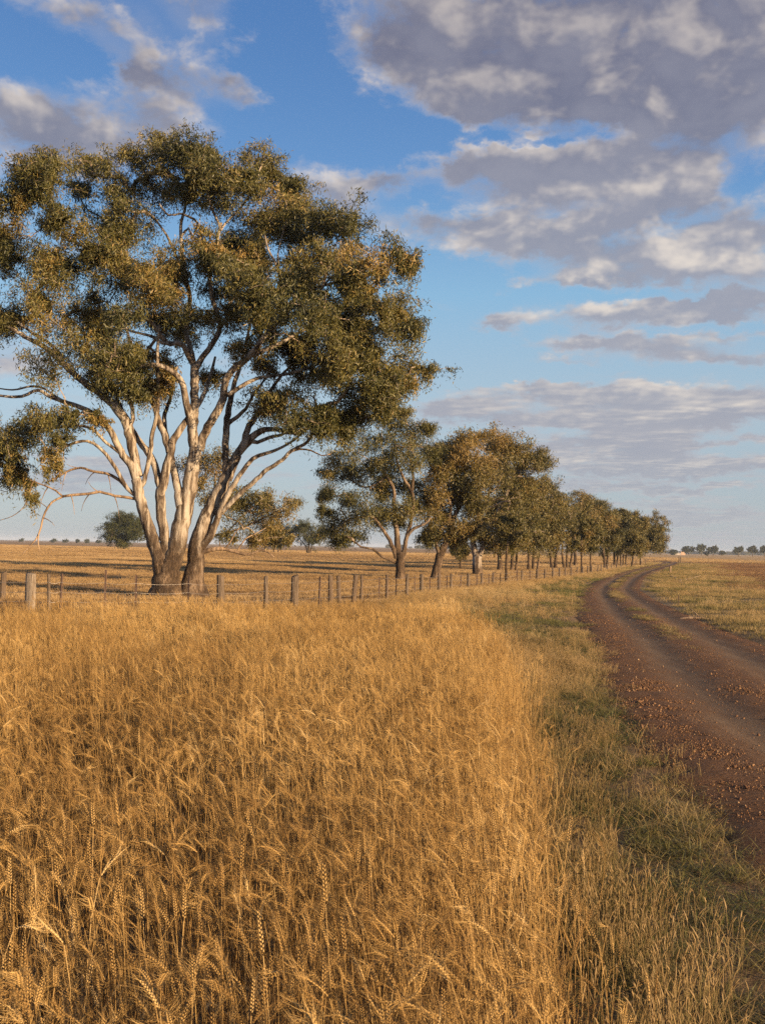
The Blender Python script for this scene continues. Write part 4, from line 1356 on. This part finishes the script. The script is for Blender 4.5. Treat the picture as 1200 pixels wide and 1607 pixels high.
traced((683, 906), .2, [
    ([(682, 909, 18), (685, 890, 15), (690, 872, 13.5), (697, 856, 12.5)], 0, 'trunk'),
    ([(697, 856, 9), (706, 850, 8), (714, 847, 7.5), (727, 842, 6), (742, 832, 4), (755, 826, 3)], -.5, 'limb'),
    ([(690, 872, 7), (685, 858, 6), (683, 848, 5), (680, 838, 3.5)], -.6, 'limb'),
    ([(698, 855, 9), (703, 838, 8.5), (709, 822, 8), (717, 802, 7), (726, 785, 6), (732, 770, 5), (731, 748, 4), (726, 730, 3), (724, 710, 2.2)], .3, 'limb'),
    ([(703, 838, 6.5), (704, 818, 6), (707, 795, 5), (700, 775, 4), (690, 755, 3)], -.9, 'limb'),
    ([(708, 824, 5), (696, 808, 4.5), (684, 802, 4), (672, 796, 3)], -.5, 'limb'),
    ([(728, 783, 5), (742, 778, 4.5), (752, 765, 4), (759, 752, 3.5), (768, 738, 2.5)], -1.0, 'limb'),
    ([(732, 770, 4), (741, 757, 3.5), (750, 751, 3), (762, 742, 2)], .6, 'limb'),
    ([(724, 790, 4), (740, 788, 4), (756, 790, 3.5), (775, 785, 2.5), (790, 782, 2)], -1.4, 'limb')],
    [(726, 684, 13), (720, 696, 14), (742, 692, 13), (710, 706, 11), (690, 714, 12), (686, 728, 15), (730, 712, 17), (700, 742, 18), (680, 752, 16), (720, 728, 18), (740, 736, 20), (710, 762, 18), (684, 774, 16), (672, 790, 14), (690, 792, 14), (730, 758, 16), (750, 746, 18), (760, 728, 18), (772, 746, 18), (760, 774, 18), (744, 786, 16), (720, 774, 14), (678, 814, 13), (672, 838, 11), (686, 834, 11), (724, 828, 12), (736, 832, 11), (668, 846, 8), (700, 814, 11), (752, 806, 14), (715, 845, 9)],
    'gum with a thick dark trunk leaning right under a rusty olive crown', 32, (M_gum2, M_twig, M_dead, M_leaf2), 11, 66, (.19, .05), tint=(.66, .24))
traced((750, 899), .2, [
    ([(749, 902, 18), (748, 888, 17), (748, 874, 16)], 0, 'trunk'),
    ([(747, 876, 11), (743, 861, 10), (742, 842, 8), (748, 820, 7), (756, 800, 6), (768, 770, 5), (775, 740, 4)], .6, 'limb'),
    ([(751, 876, 10), (756, 862, 9), (762, 840, 7.5), (775, 815, 6.5), (788, 790, 6), (800, 760, 5), (808, 735, 3)], -.6, 'limb'),
    ([(752, 822, 4), (754, 804, 4), (770, 796, 4), (787, 788, 3.5), (800, 786, 2)], -2.2, 'limb'),
    ([(764, 838, 4), (785, 835, 3.6), (805, 828, 3), (820, 815, 2)], -.8, 'limb')],
    [(772, 692, 18), (788, 689, 18), (804, 698, 17), (820, 705, 17), (836, 713, 15), (849, 722, 10), (840, 730, 12), (780, 706, 20), (800, 714, 20), (790, 731, 20), (812, 729, 17), (772, 721, 17), (804, 745, 20), (788, 751, 18), (800, 765, 20), (780, 789, 18), (800, 789, 18), (812, 773, 17), (784, 809, 18), (760, 812, 16), (772, 829, 16), (796, 821, 18), (808, 809, 17), (756, 841, 13), (784, 841, 15), (770, 853, 12), (800, 841, 15), (790, 856, 11), (744, 836, 11), (822, 790, 15), (825, 760, 15), (830, 815, 14)],
    'broad dome shaped gum with a thick white trunk, next after the leaning one', 33, (M_white, M_twig, M_dead, M_leaf2), 11, 62, (.22, .058), tint=(.60, .22), extra=6, flare=.08)


def generic(base, top, cx, rx, bottom, label, seed, trunks=((0, 0, 6),), ncl=18, twigs=9, leaves=42, leaf=(.25, .07), hidden=.2, D=None, mats=None, tint=(.55, .2), group=ROW, name='gum_tree', trim=0, cr=.30, extra=3, fork=.45, depth=.8):
    """a gum from its silhouette: foot, crown top, crown middle and half width, crown bottom, all in photograph pixels"""
    r = np.random.default_rng(seed)
    top += r.uniform(-.06, .08) * (bottom - top) if group == ROW else 0
    bottom = bottom + .045 * (bottom - top) if group == ROW else bottom
    cyy = (top + bottom) / 2; ry = (bottom - top) / 2
    cl = []
    for k_ in range(int(ncl * 1.25)):
        for _ in range(30):
            a, b = r.uniform(-1, 1, 2)
            q_ = math.hypot(a, b * (1.0 if b < 0 else 1.05))
            if .25 < q_ < (.80 if b < 0 else .95):
                break
        wdt = 1.0 if b < .2 else 1.0 - .25 * (b - .2)
        cl.append((cx + a * rx * wdt, cyy + b * ry * (.95 if b < 0 else 1.0), r.uniform(.65, 1.45) * cr * 1.3 * min(rx, ry * 1.2)))
    stems = []
    for k_, (ox, tilt, wd) in enumerate(trunks):
        fy_ = base[1] - (base[1] - bottom) * r.uniform(.5, .9) - (bottom - top) * .12
        mx_ = base[0] + ox + tilt * .6
        tx = cx * .45 + (base[0] + ox + tilt * 1.6) * .55 + (k_ - (len(trunks) - 1) / 2) * rx * .4
        ty = cyy + ry * r.uniform(-.4, .1)
        stems.append(([(base[0] + ox, base[1] + 1.5, wd * 1.25), (base[0] + ox + tilt * .25, base[1] * .7 + fy_ * .3, wd * 1.05), (mx_, fy_, wd * .95), ((mx_ + tx) / 2 + r.normal(0, .06) * rx, (fy_ + ty) / 2, wd * .65), (tx, ty, wd * .35)], r.normal(0, .8), 'trunk', ox))
    global total_leaves
    D = D or dist_of(base[0], base[1], hidden)
    t = Tree(D, base, seed)
    for tr, dy, tg, ox in stems:
        t.stem(tr, dy, tg, root=.001 + .2 * (ox != 0), step=.5)
    k_ = D / F
    c3 = []
    for (px_, py_, r_) in cl:
        half = math.sqrt(max(.08, 1 - ((px_ - cx) / rx) ** 2 - ((py_ - cyy) / ry) ** 2)) * rx * k_ * depth
        c3.append((t.w(px_, py_, t.r.uniform(-1, 1) * half), r_ * k_))
    for _ in range(extra):
        c3.append((t.w(cx + t.r.uniform(-.5, .5) * rx, cyy + t.r.uniform(-.5, .5) * ry, t.r.uniform(-.5, .5) * rx * k_), cr * .9 * min(rx, ry) * k_))
    sp = .22 * max(1, np.median([c_[1] for c_ in c3]) / 1.2)
    t.foliage(c3, int(twigs * 1.8), int(leaves * 1.25), sp * 1.2, .85, tint, min(1.2, (base[1] - bottom) * k_ * .5 + .5), .2, .12)
    o, n = t.build(name, label, 'tree', group, mats or (M_gum2, M_twig, M_dead, M_leaf2), .02 if not trim else .04, leaf, .5, 8, lod=trim)
    total_leaves += n
    return o


W = (M_white, M_twig, M_dead, M_leaf2)
generic((784, 893), 738, 822, 40, 860, 'gum with a wide pale flared trunk foot, standing just right of the white trunked dome', 41, ((0, -1, 7),), 22)
generic((722, 891.5), 832, 722, 15, 874, 'small lone gum on a straight dark stem between the leaning trunk and the white trunk', 42, ((0, 0, 4),), 9, 8, 30)
generic((794, 911), 800, 800, 26, 864, 'slender sapling with a straight pole of a trunk on the fence line', 43, ((0, 0, 4.2),), 11, 8, 32, (.18, .05), D=66)
generic((802, 893), 742, 846, 36, 862, 'gum with a short dark stem behind the slender sapling', 44, ((0, 3, 5), (7, 4, 4)), 20)
generic((832, 892), 752, 862, 34, 862, 'gum with two upright dark stems and a third leaning right', 45, ((-3, 0, 4.4), (4, 1, 4.4), (11, 6, 4)), 22)
generic((868, 890.5), 768, 888, 28, 862, 'gum with a dark trunk forked low into a wide V', 46, ((-2, -7, 4), (2, 5, 4.6)), 20, tint=(.5, .2))
generic((888, 890), 762, 912, 28, 862, 'gum on three spreading stems, just past the V forked one', 47, ((-3, -6, 3.6), (1, 1, 3.6), (5, 9, 3.8)), 20, tint=(.62, .2))
generic((902, 886.5), 774, 932, 26, 862, 'gum with a stout straight trunk in the shade of its neighbours', 48, ((0, 0, 5),), 18)
generic((912, 897), 800, 912, 13, 864, 'thin straight young gum standing forward at the fence, left of two', 49, ((0, 0, 3.2),), 8, 8, 28, D=95)
generic((926, 895), 796, 930, 15, 864, 'thin straight young gum standing forward at the fence, right of two', 50, ((0, 0, 3),), 9, 8, 28, D=101)
generic((949, 890.5), 776, 952, 27, 864, 'gum with a crooked low fork and drooping sides, past the two thin young ones', 51, ((0, -4, 4.2), (2, 4, 3.4)), 20)
generic((964, 886.5), 790, 972, 24, 866, 'gum with a pale limb across its crown, in the far part of the row', 52, ((0, -2, 3.6), (3, 4, 3)), 16, leaf=(.3, .085))
generic((976, 886.5), 800, 986, 20, 866, 'short gum on several thin stems in the far part of the row', 53, ((-2, -3, 2.6), (1, 2, 2.6), (4, 5, 2.4)), 14, leaf=(.3, .085))
generic((991, 887.5), 798, 1002, 22, 868, 'gum with a dark twisted stem, last but one of the row', 54, ((0, 3, 3.4),), 16, leaf=(.3, .085))
generic((1004.5, 885.5), 796, 1016, 31, 868, 'white stemmed gum at the end of the row where the road bends', 55, ((0, 1, 3.4),), 24, leaf=(.32, .09), mats=W, extra=4)

# the young tree half hidden behind the big one
traced((307, 917), .2, [
    ([(307, 920, 9), (312, 880, 8), (320, 845, 7), (330, 805, 6), (336, 775, 4.5), (338, 745, 3)], 0, 'trunk'),
    ([(322, 842, 5), (350, 838, 4.5), (380, 828, 4), (410, 815, 3), (440, 800, 2)], -.5, 'limb'),
    ([(356, 837, 3), (375, 815, 2.6), (395, 798, 2), (410, 785, 1.4)], .4, 'limb')],
    [(455, 786, 12), (440, 802, 15), (415, 790, 14), (400, 810, 17), (428, 826, 14), (385, 792, 12), (375, 820, 14), (360, 836, 11), (408, 842, 11), (446, 843, 9), (350, 762, 16), (335, 742, 16), (340, 716, 14), (318, 722, 13), (290, 728, 12), (362, 790, 12), (330, 780, 12), (312, 760, 11), (395, 845, 9), (420, 775, 9)],
    'young leafy gum half hidden behind the stems of the tallest one', 61, B2, 8, 46, (.16, .042), tint=(.6, .22), group=None, D=54, name='gum_tree')

FARP = 'lone gums far out in the paddock'
generic((195, 862), 803, 192, 33, 857, 'rounded dark green gum alone in the paddock, left of the tallest tree', 71, ((0, 0, 4),), 24, 10, 40, (.45, .14), mats=(M_far, M_far, M_dead, M_leaf3), group=FARP, cr=.27, tint=(.45, .2))
generic((433, 867), 822, 434, 24, 860, 'dark round gum on two short stems far behind the young leafy one', 72, ((-3, -1, 2.6), (4, 1, 2.8)), 18, 9, 34, (.45, .14), mats=(M_far, M_far, M_dead, M_leaf3), group=FARP, tint=(.35, .18))
generic((484, 868), 813, 484, 27, 858, 'gum with pale spreading stems far out in the paddock, right of the dark round one', 73, ((-1, -6, 2), (0, 1, 2.4), (2, 7, 2)), 18, 9, 30, (.45, .13), mats=(M_gum2, M_far, M_dead, M_leaf3), group=FARP, tint=(.55, .2))
generic((345, 859), 834, 345, 14, 853, 'thin crowned greyish gum far out, seen low between the big stems and the young tree', 74, ((0, 0, 2),), 8, 6, 14, (.6, .18), mats=(M_far, M_far, M_dead, M_leaf3), group=FARP, tint=(.5, .2))

RH = 'small gums on the right horizon'
for k_, (px_, top_, rx_, lab) in enumerate([
        (1080, 856, 8.5, 'loose crowned gum on the right horizon beside the pale sheds'),
        (1100, 855, 7.5, 'upright gum on the right horizon, second from the pale sheds'),
        (1118.5, 857, 9.5, 'wide gum on the right horizon, third from the pale sheds'),
        (1158, 857.5, 9.5, 'low spreading gum on the right horizon, first after the wide gap'),
        (1180, 856, 8.5, 'egg shaped gum on the right horizon, second after the wide gap'),
        (1198.5, 857.5, 8.5, 'gum on the right horizon cut by the picture edge')]):
    generic((px_, 870.9), top_, px_, rx_, 867.0, lab, 80 + k_, ((0, 0, 1.1),), 12, 7, 16, (1.3, .42), D=1000, mats=(M_far, M_far, M_dead, M_leaf3), group=RH, name='gum_tree', trim=1, cr=.34, tint=(.45, .2))
for k_, (px_, top_, rx_, lab) in enumerate([
        (1055, 862, 6.5, 'dark bush left of the pale sheds on the horizon'),
        (1131.5, 865, 5, 'low dark bush in the gap between the gums on the right horizon'),
        (1108, 865, 4, 'small low bush under the wide gum on the right horizon')]):
    generic((px_, 871), top_, px_, rx_, 870.2, lab, 90 + k_, ((0, 0, .8),), 9, 6, 14, (1.2, .4), D=1000, mats=(M_far, M_far, M_dead, M_leaf3), group='low bushes on the right horizon', name='bush', trim=1, cr=.4, tint=(.4, .2))
for k_, (px_, top_, rx_, lab) in enumerate([
        (34, 843.2, 3, 'tiny bush on the left horizon, farthest left'), (84, 843.2, 4.5, 'largest tiny bush on the left horizon'),
        (103, 844, 3.6, 'tiny bush on the left horizon just right of the largest'), (122, 845, 3.4, 'flat tiny bush on the left horizon between two others'),
        (137, 845, 3.2, 'tiny bush on the left horizon nearer the lone dark gum'), (155, 846, 3, 'tiny bush on the left horizon closest to the lone dark gum')]):
    generic((px_, horizon(px_) + 3.2), top_ + 1.5, px_, rx_, horizon(px_) + 2.2, lab, 100 + k_, ((0, 0, .6),), 7, 6, 12, (1.2, .4), D=1150, mats=(M_far, M_far, M_dead, M_leaf3), group='tiny bushes on the left horizon', name='bush', trim=1, cr=.45, tint=(.4, .2))

# a broken line of far-off trees at the edge of the plain
def _fartree(mb, r):
    n = 260
    p = r.normal(0, 1, (n, 3)); p /= np.linalg.norm(p, axis=1)[:, None]; p *= r.uniform(.4, 1, n)[:, None] ** .5 * np.array([1.5, 1.5, .62])
    p[:, 2] += .72
    d = r.normal(0, 1, (n, 3)) * .22; e = r.normal(0, 1, (n, 3)) * .22
    v = np.stack([p - d, p + e, p + d], 1).reshape(-1, 3)
    mb.add(v, None, np.arange(n * 3).reshape(-1, 3), np.repeat(r.uniform(0, 1, n), 3))
    mb.tube([(0, 0, -.3), (0, 0, .6)], .08, 4)


mtf = leafy('treeline_leaves', [(0, (.045, .052, .028)), (1, (.095, .092, .042))], trans=.15, rough=.8, spec=.1)
source('far_tree', _fartree, 5, mtf)
ang = np.radians(rng.uniform(-30, 30, 1500)); dd = rng.uniform(2300, 3800, 1500)
keep = vnoise(ang * 30, dd / 1500) > np.interp(np.degrees(ang), [-22, -16, -6, 2, 8, 15, 25], [.99, .97, .80, .50, .5, .42, .38])
ang, dd = ang[keep], dd[keep]; n = len(ang)
scatter('treeline', 'far_tree', dd * np.sin(ang), dd * np.cos(ang), rots(n, .02), s3(rng.uniform(3.0, 5.5, n) * 1.0, rng.uniform(3.5, 6.5, n)), rng.uniform(0, 1, n), 'thin broken line of far trees along the horizon', 'trees')
print('trees', total_leaves, round(time.time() - T0, 1))

# ------------------------------------------------------------------ wire fence
mt, g, out = material('weathered_post')
oc = g.new('ShaderNodeTexCoord').outputs['Object']
pz = g.new('ShaderNodeObjectInfo').outputs['Random']
gr = g.noise(g.vmath('MULTIPLY', oc, (26., 26., 1.6)), 1.0, 6.0, .7)
col = g.ramp(gr, [(.32, (.034, .025, .018)), (.5, (.105, .078, .056)), (.75, (.24, .190, .142))])
col = g.mix(g.smooth(pz, .2, .9, .0, .6), col, g.ramp(gr, [(.3, (.045, .032, .024)), (.7, (.15, .105, .072))]))
principled(g, out, col, .9, .15, gr, .03)
M_post = mt
mt, g, out = material('rusty_steel')
gr = g.noise(g.new('ShaderNodeTexCoord').outputs['Object'], 18.0, 4.0, .6)
principled(g, out, g.ramp(gr, [(.3, (.045, .030, .024)), (.7, (.12, .070, .045))]), .7, .4)
M_steel = mt
mt, g, out = material('galvanised_wire')
p = principled(g, out, (.34, .31, .28, 1), .45, .5)
p.inputs['Metallic'].default_value = .6
M_wire = mt

# visible top of each post: px, top y, width px, kind (w split wood, r round wood, s steel), lean in px
POSTS = [(-70, 899, 9, 'r', 0), (-25, 900, 5, 's', 0), (79, 901, 4, 'r', 1), (94, 900, 4, 's', 3), (165, 894, 4, 's', 2), (211, 902, 4, 's', 0), (290, 904, 3, 's', 0), (350, 903, 9, 'w', 2), (417.5, 904, 5.5, 'r', 0), (462, 904, 9, 'w', 0), (502, 905, 3, 's', 1),
         (519, 903, 6, 'r', 1), (531.5, 904, 5, 'w', 2), (555, 902, 5.5, 'w', -3), (568, 903, 4, 'r', 0), (595, 905, 2.4, 's', 0), (606, 902, 4, 'w', 0), (623, 905, 2, 's', 0), (638, 901, 4, 'w', -1), (649, 904, 2, 's', 0), (664.5, 901, 4.6, 'w', 0), (676, 904.5, 2, 's', 0), (690.5, 900, 4.2, 'w', 0), (701, 903, 2, 's', 0), (711, 900, 3, 'w', 0), (723, 902, 2, 's', 0),
         (734.7, 900, 3.6, 'w', 0), (747, 902, 2, 's', 0), (757, 899, 2.8, 'w', 0), (767, 900, 1.8, 's', 0), (775, 898, 2.6, 'w', 0), (785, 899, 1.8, 's', 0), (810, 895, 2, 's', 0), (819, 895, 2.4, 'r', 0), (829, 895, 1.8, 's', 0), (841, 893, 3, 'w', 0), (854.7, 893, 2.4, 'r', 0), (867, 891, 2.4, 'r', 0), (878.5, 891, 2.2, 'r', 0), (887.6, 890.5, 2, 'w', 0), (896, 890, 2, 'r', 0), (905, 889.5, 1.8, 'w', 0), (913, 889, 1.8, 'r', 0),
         (921, 888, 1.8, 'r', 0), (929, 887.5, 1.6, 'r', 0), (937, 886.5, 1.6, 'r', 0), (943, 886, 1.6, 'w', 0), (952, 885, 1.5, 'r', 0), (959, 884.3, 1.4, 'w', 0), (967, 883.5, 1.4, 'r', 0), (974, 882.6, 1.4, 'r', 0), (982, 881.8, 1.3, 'w', 0), (990, 881, 1.3, 'r', 0), (997, 880.2, 1.2, 'r', 0), (1005, 879.2, 1.2, 'w', 0), (1012, 878.2, 1.1, 'r', 0), (1018, 877.4, 1.1, 'r', 0)]


def fence_hit(px):
    """where the line of sight at this column meets the fence line"""
    d = ray(px, horizon(px) + 40); k_ = d[0] / d[1]
    f = FENCE[:, 0] - k_ * FENCE[:, 1]
    j = np.where((f[:-1] <= 0) & (f[1:] > 0))[0]
    j = int(j[0]) if len(j) else (0 if f[0] > 0 else len(f) - 2)
    t_ = -f[j] / (f[j + 1] - f[j])
    return FENCE[j] + (FENCE[j + 1] - FENCE[j]) * t_


def post_mesh(kind, h, wd, lean, r, split=False):
    mb = MB()
    if kind == 's':        # steel dropper with three fins
        for a in (0, 2.1, 4.2):
            c, s_ = math.cos(a) * wd * .5, math.sin(a) * wd * .5
            o_ = np.array([-s_, c]) / wd * .006
            v = []
            for z_ in (-.3, h):
                lx = lean * max(z_, 0) / h
                v += [(lx - o_[0], -o_[1], z_), (lx + c - o_[0], s_ - o_[1], z_), (lx + c + o_[0], s_ + o_[1], z_), (lx + o_[0], o_[1], z_)]
            mb.add(v, [(0, 1, 5, 4), (1, 2, 6, 5), (2, 3, 7, 6), (3, 0, 4, 7), (4, 5, 6, 7)])
        return mb.mesh('steel_post', M_steel)
    n = 12
    th = np.linspace(0, 2 * math.pi, n, endpoint=False)
    if kind == 'w':
        dep = wd * r.uniform(.55, .8) if not split else wd * .42
        rx_, ry_ = wd * .5 / np.maximum(np.abs(np.cos(th)), .0) .clip(.72, 9), 0
        sq = np.maximum(np.abs(np.cos(th)), np.abs(np.sin(th)))
        prof = np.column_stack([np.cos(th) / sq * wd * .5, np.sin(th) / sq * dep * .5])
        prof *= (1 + r.normal(0, .06, (n, 1)))
    else:
        prof = np.column_stack([np.cos(th), np.sin(th)]) * wd * .5 * (1 + r.normal(0, .05, (n, 1)))
    v = []
    zs = [-.3, 0, h * .33, h * .66, h * .97, h]
    slant = r.uniform(-.35, .35, 2)
    for k_, z_ in enumerate(zs):
        sc = 1.06 - .10 * z_ / h - (.12 if k_ == 5 else 0)
        pr = prof * sc * (1 + r.normal(0, .02, (n, 1)))
        zz = z_ + ((pr @ slant) if k_ >= 4 else 0) + (r.normal(0, .006, n) if k_ >= 4 else 0)
        v.append(np.column_stack([pr[:, 0] + lean * max(z_, 0) / h + (r.normal(0, .004)), pr[:, 1], np.broadcast_to(zz, (n,))]))
    nr = len(zs)
    v = np.concatenate(v)
    q_ = [(a * n + b, a * n + (b + 1) % n, (a + 1) * n + (b + 1) % n, (a + 1) * n + b) for a in range(nr - 1) for b in range(n)]
    v = np.vstack([v, v[-n:].mean(0) + (0, 0, .004)])
    tr = [((nr - 1) * n + b, (nr - 1) * n + (b + 1) % n, nr * n) for b in range(n)]
    mb.add(v, q_, tr)
    return mb.mesh('post', M_post)


fence = empty('wire_fence', (FENCE[2][0], FENCE[2][1], 0))
tag(fence, 'old wire fence of mixed wooden and steel posts between the dry grass and the paddock', 'fence')
fl = np.array(fence.location)
line = []
rp = np.random.default_rng(77)
for (px_, top_, wd_, kd, ln_) in sorted(POSTS):
    xx, yy_ = fence_hit(px_)
    xx += rp.normal(0, .04); yy_ += rp.normal(0, .15)
    k_ = yy_ / F
    zt = at(px_, top_, yy_)[2]; z0 = float(ground_z(xx, yy_))
    h_ = max(.55, zt - z0)
    nm = {'w': 'split_post', 'r': 'round_post', 's': 'steel_post'}[kd]
    o = ob(nm, post_mesh(kd, h_, max(wd_ * k_ * (1.25 if kd != 's' else 1.0), .035), -ln_ * k_, rp), fence, np.array([xx, yy_, z0]) - fl)
    o.rotation_euler.z = rp.uniform(-.3, .3) if kd != 's' else rp.uniform(0, 6)
    line.append((xx, yy_, z0, h_))
xx, yy_ = -10.55, 30.1
z0 = float(ground_z(xx, yy_))
o = ob('split_post', post_mesh('w', at(55, 900, yy_)[2] - z0, 17 * yy_ / F, 0, rp, True), fence, np.array([xx, yy_, z0]) - fl)
o['label'] = 'broad pale grey split post'
mp, g, out = material('pale_post')
gr = g.noise(g.vmath('MULTIPLY', g.new('ShaderNodeTexCoord').outputs['Object'], (20., 20., 1.4)), 1.0, 6.0, .72)
principled(g, out, g.ramp(gr, [(.34, (.06, .046, .034)), (.47, (.19, .150, .112)), (.7, (.33, .275, .215))]), .9, .15, gr, .04)
o.data.materials.clear(); o.data.materials.append(mp)
o.rotation_euler.z = -.22
line.append((xx, yy_, z0, 1.2))
xx, yy_ = -14.0, 37.0
o = ob('round_post', post_mesh('r', at(16, 898, yy_)[2], 8.5 * yy_ / F, 0.03, rp), fence, np.array([xx, yy_, 0]) - fl)
o['label'] = 'dark round post set back from the fence line'
line = np.array(sorted(line))
for hh in (.93, .64, .36):
    mb = MB()
    pts = []
    for a in range(len(line) - 1):
        p0, p1 = line[a, :3] + (0, 0, hh * min(1.0, line[a, 3])), line[a + 1, :3] + (0, 0, hh * min(1.0, line[a + 1, 3]))
        for t_ in np.linspace(0, 1, 6)[:-1]:
            pts.append(p0 * (1 - t_) + p1 * t_ - np.array([0, .0, .045 * 4 * t_ * (1 - t_)]) + np.array([0, -.07, 0]))
    mb.tube(np.array(pts) - fl, .0045, 4, cap=False)
    ob('wire', mb.mesh('wire', M_wire), fence)

# ------------------------------------------------------------------ small things by the road and on the horizon
def single_post(px, top, foot, wd, kd, label, name, cat, hidden=.1, lean=0, mat=None):
    D = dist_of(px, foot, hidden)
    p = at(px, foot, D); z0 = float(ground_z(p[0], D))
    h_ = max(.3, at(px, top, D)[2] - z0)
    me = post_mesh(kd, h_, wd * D / F, lean, rp)
    if mat:
        me.materials.clear(); me.materials.append(mat)
    o = ob(name, me, None, (p[0], D, z0))
    return tag(o, label, cat)


single_post(1051, 888.5, 900, 2.8, 'w', 'short pale wooden marker post beside the road bend', 'marker_post', 'post', mat=M_dead)
single_post(1064.5, 874, 883.5, 1.3, 'w', 'thin dark gate post beyond the road bend, left of two', 'gate_post', 'post')
single_post(1067, 873.5, 883.5, 1.5, 'w', 'thin dark gate post beyond the road bend, right of two', 'gate_post', 'post')
single_post(1064, 934, 946, 1.6, 's', 'thin rusty steel stake in the grass right of the road', 'steel_stake', 'stake')

# fallen branch right of the road
D = dist_of(1060, 912, .05)
mb = MB()
a_, b_ = at(1052, 906, dist_of(1052, 906, 0)), at(1073, 919, dist_of(1073, 919, 0))
tt = np.linspace(0, 1, 9)[:, None]
pts = a_ * (1 - tt) + b_ * tt + np.array([0, 0, .07]) + np.random.default_rng(4).normal(0, .06, (9, 3))
mb.tube(pts - a_, np.linspace(.05, .09, 9), 7)
mb.tube([pts[4] - a_, pts[4] - a_ + (1.0, -.4, .25), pts[4] - a_ + (1.8, -.3, .5)], [.04, .025, .01], 5)
tag(ob('fallen_branch', mb.mesh('fallen_branch', M_twig, True), None, a_), 'dark fallen branch lying in the grass right of the road', 'branch')
mb = MB()
c0 = at(1092, 972, dist_of(1092, 972, 0))
rr = np.random.default_rng(9)
mb.tube([(-.5, .1, .05), (-.2, .05, .09), (.15, -.02, .10), (.5, -.05, .05)], [.03, .05, .045, .02], 6)
mb.tube([(.1, 0, .1), (.05, .2, .22), (-.1, .35, .38)], [.03, .02, .008], 5)
tag(ob('fallen_branch', mb.mesh('fallen_branch', M_dead, True), None, (c0[0], c0[1], float(ground_z(c0[0], c0[1])))), 'small pale forked stick lying at the right edge of the road', 'branch')


# two far sheds
def shed(px, foot, wpx, hpx, label, wall_rgb, roof_rgb, D=1040, pitch=.3):
    k_ = D / F
    p = at(px, foot, D)
    root = empty('farm_shed', (p[0], D, 0))
    tag(root, label, 'shed', 'pale farm sheds on the horizon')
    wd, h_, dp = wpx * k_, hpx * k_, wpx * k_ * .8
    mw, g, out = material('shed_wall'); principled(g, out, g.ramp(g.noise(g.new('ShaderNodeTexCoord').outputs['Object'], 1.0), [(.3, tuple(c * .85 for c in wall_rgb)), (.7, wall_rgb)]), .8)
    mr, g, out = material('shed_roof'); principled(g, out, g.ramp(g.noise(g.new('ShaderNodeTexCoord').outputs['Object'], .8), [(.3, tuple(c * .8 for c in roof_rgb)), (.7, roof_rgb)]), .6)
    x_, y_ = wd / 2, dp / 2
    hw = h_ * (1 - pitch)
    v = [(-x_, -y_, 0), (x_, -y_, 0), (x_, y_, 0), (-x_, y_, 0), (-x_, -y_, hw), (x_, -y_, hw), (x_, y_, hw), (-x_, y_, hw), (-x_, 0, h_ - .05), (x_, 0, h_ - .05)]
    me = bpy.data.meshes.new('wall'); me.from_pydata(v, [], [(0, 1, 5, 4), (2, 3, 7, 6), (1, 2, 6, 9, 5), (3, 0, 4, 8, 7)]); me.materials.append(mw)
    ob('wall', me, root)
    e = .35
    v = [(-x_ - e, -y_ - e, hw - .1), (x_ + e, -y_ - e, hw - .1), (x_ + e, 0, h_), (-x_ - e, 0, h_), (-x_ - e, y_ + e, hw - .1), (x_ + e, y_ + e, hw - .1)]
    v += [(a, b, c + .15) for a, b, c in v]
    me = bpy.data.meshes.new('roof'); me.from_pydata(v, [], [(0, 3, 2, 1), (3, 4, 5, 2), (6, 7, 8, 9), (9, 8, 11, 10), (0, 1, 7, 6), (4, 10, 11, 5), (0, 6, 9, 3), (3, 9, 10, 4), (1, 2, 8, 7), (2, 5, 11, 8)]); me.materials.append(mr)
    ob('roof', me, root)
    me = bpy.data.meshes.new('door'); dw = wd * .2
    me.from_pydata([(-dw, -y_ - .06, 0), (dw, -y_ - .06, 0), (dw, -y_ - .06, hw * .8), (-dw, -y_ - .06, hw * .8), (-dw, -y_ + .05, 0), (dw, -y_ + .05, 0), (dw, -y_ + .05, hw * .8), (-dw, -y_ + .05, hw * .8)], [],
                   [(0, 1, 2, 3), (1, 5, 6, 2), (4, 0, 3, 7), (3, 2, 6, 7)]); me.materials.append(mr)
    ob('door', me, root)


shed(1062, 870.5, 9, 4, 'low wide farm shed with a pale roof on the right horizon', (.36, .31, .26), (.40, .37, .33))
shed(1070.5, 870.8, 6.5, 6, 'taller narrow tan farm shed on the right horizon', (.44, .30, .20), (.42, .30, .21), pitch=.12)
# thin afternoon haze over the plain
mt = bpy.data.materials.new('haze_air'); mt.use_nodes = True
g = NG(mt.node_tree); g.n.clear()
out = g.new('ShaderNodeOutputMaterial')
pv = g.new('ShaderNodeVolumePrincipled')
pv.inputs['Color'].default_value = (.74, .84, 1.0, 1)
pv.inputs['Density'].default_value = HAZE
pv.inputs['Anisotropy'].default_value = 0.0
g.l.new(pv.outputs[0], out.inputs['Volume'])
hx, hy0, hy1, hb, ht = 7400, -1700, 9900, -3.0, 22.0
me = bpy.data.meshes.new('haze')
me.from_pydata([(a, b, c) for c in (hb, ht) for a, b in ((-hx, hy0), (hx, hy0), (hx, hy1), (-hx, hy1))], [], [(3, 2, 1, 0), (4, 5, 6, 7), (0, 1, 5, 4), (1, 2, 6, 5), (2, 3, 7, 6), (3, 0, 4, 7)])
me.materials.append(mt)
tag(ob('haze', me), 'thin pale haze in the air over the plain', 'haze', kind='stuff')
print('TRIS', sum(len(o_.data.loops) - 2 * len(o_.data.polygons) for o_ in S.objects if o_.type == 'MESH'))
print('done', round(time.time() - T0, 1))
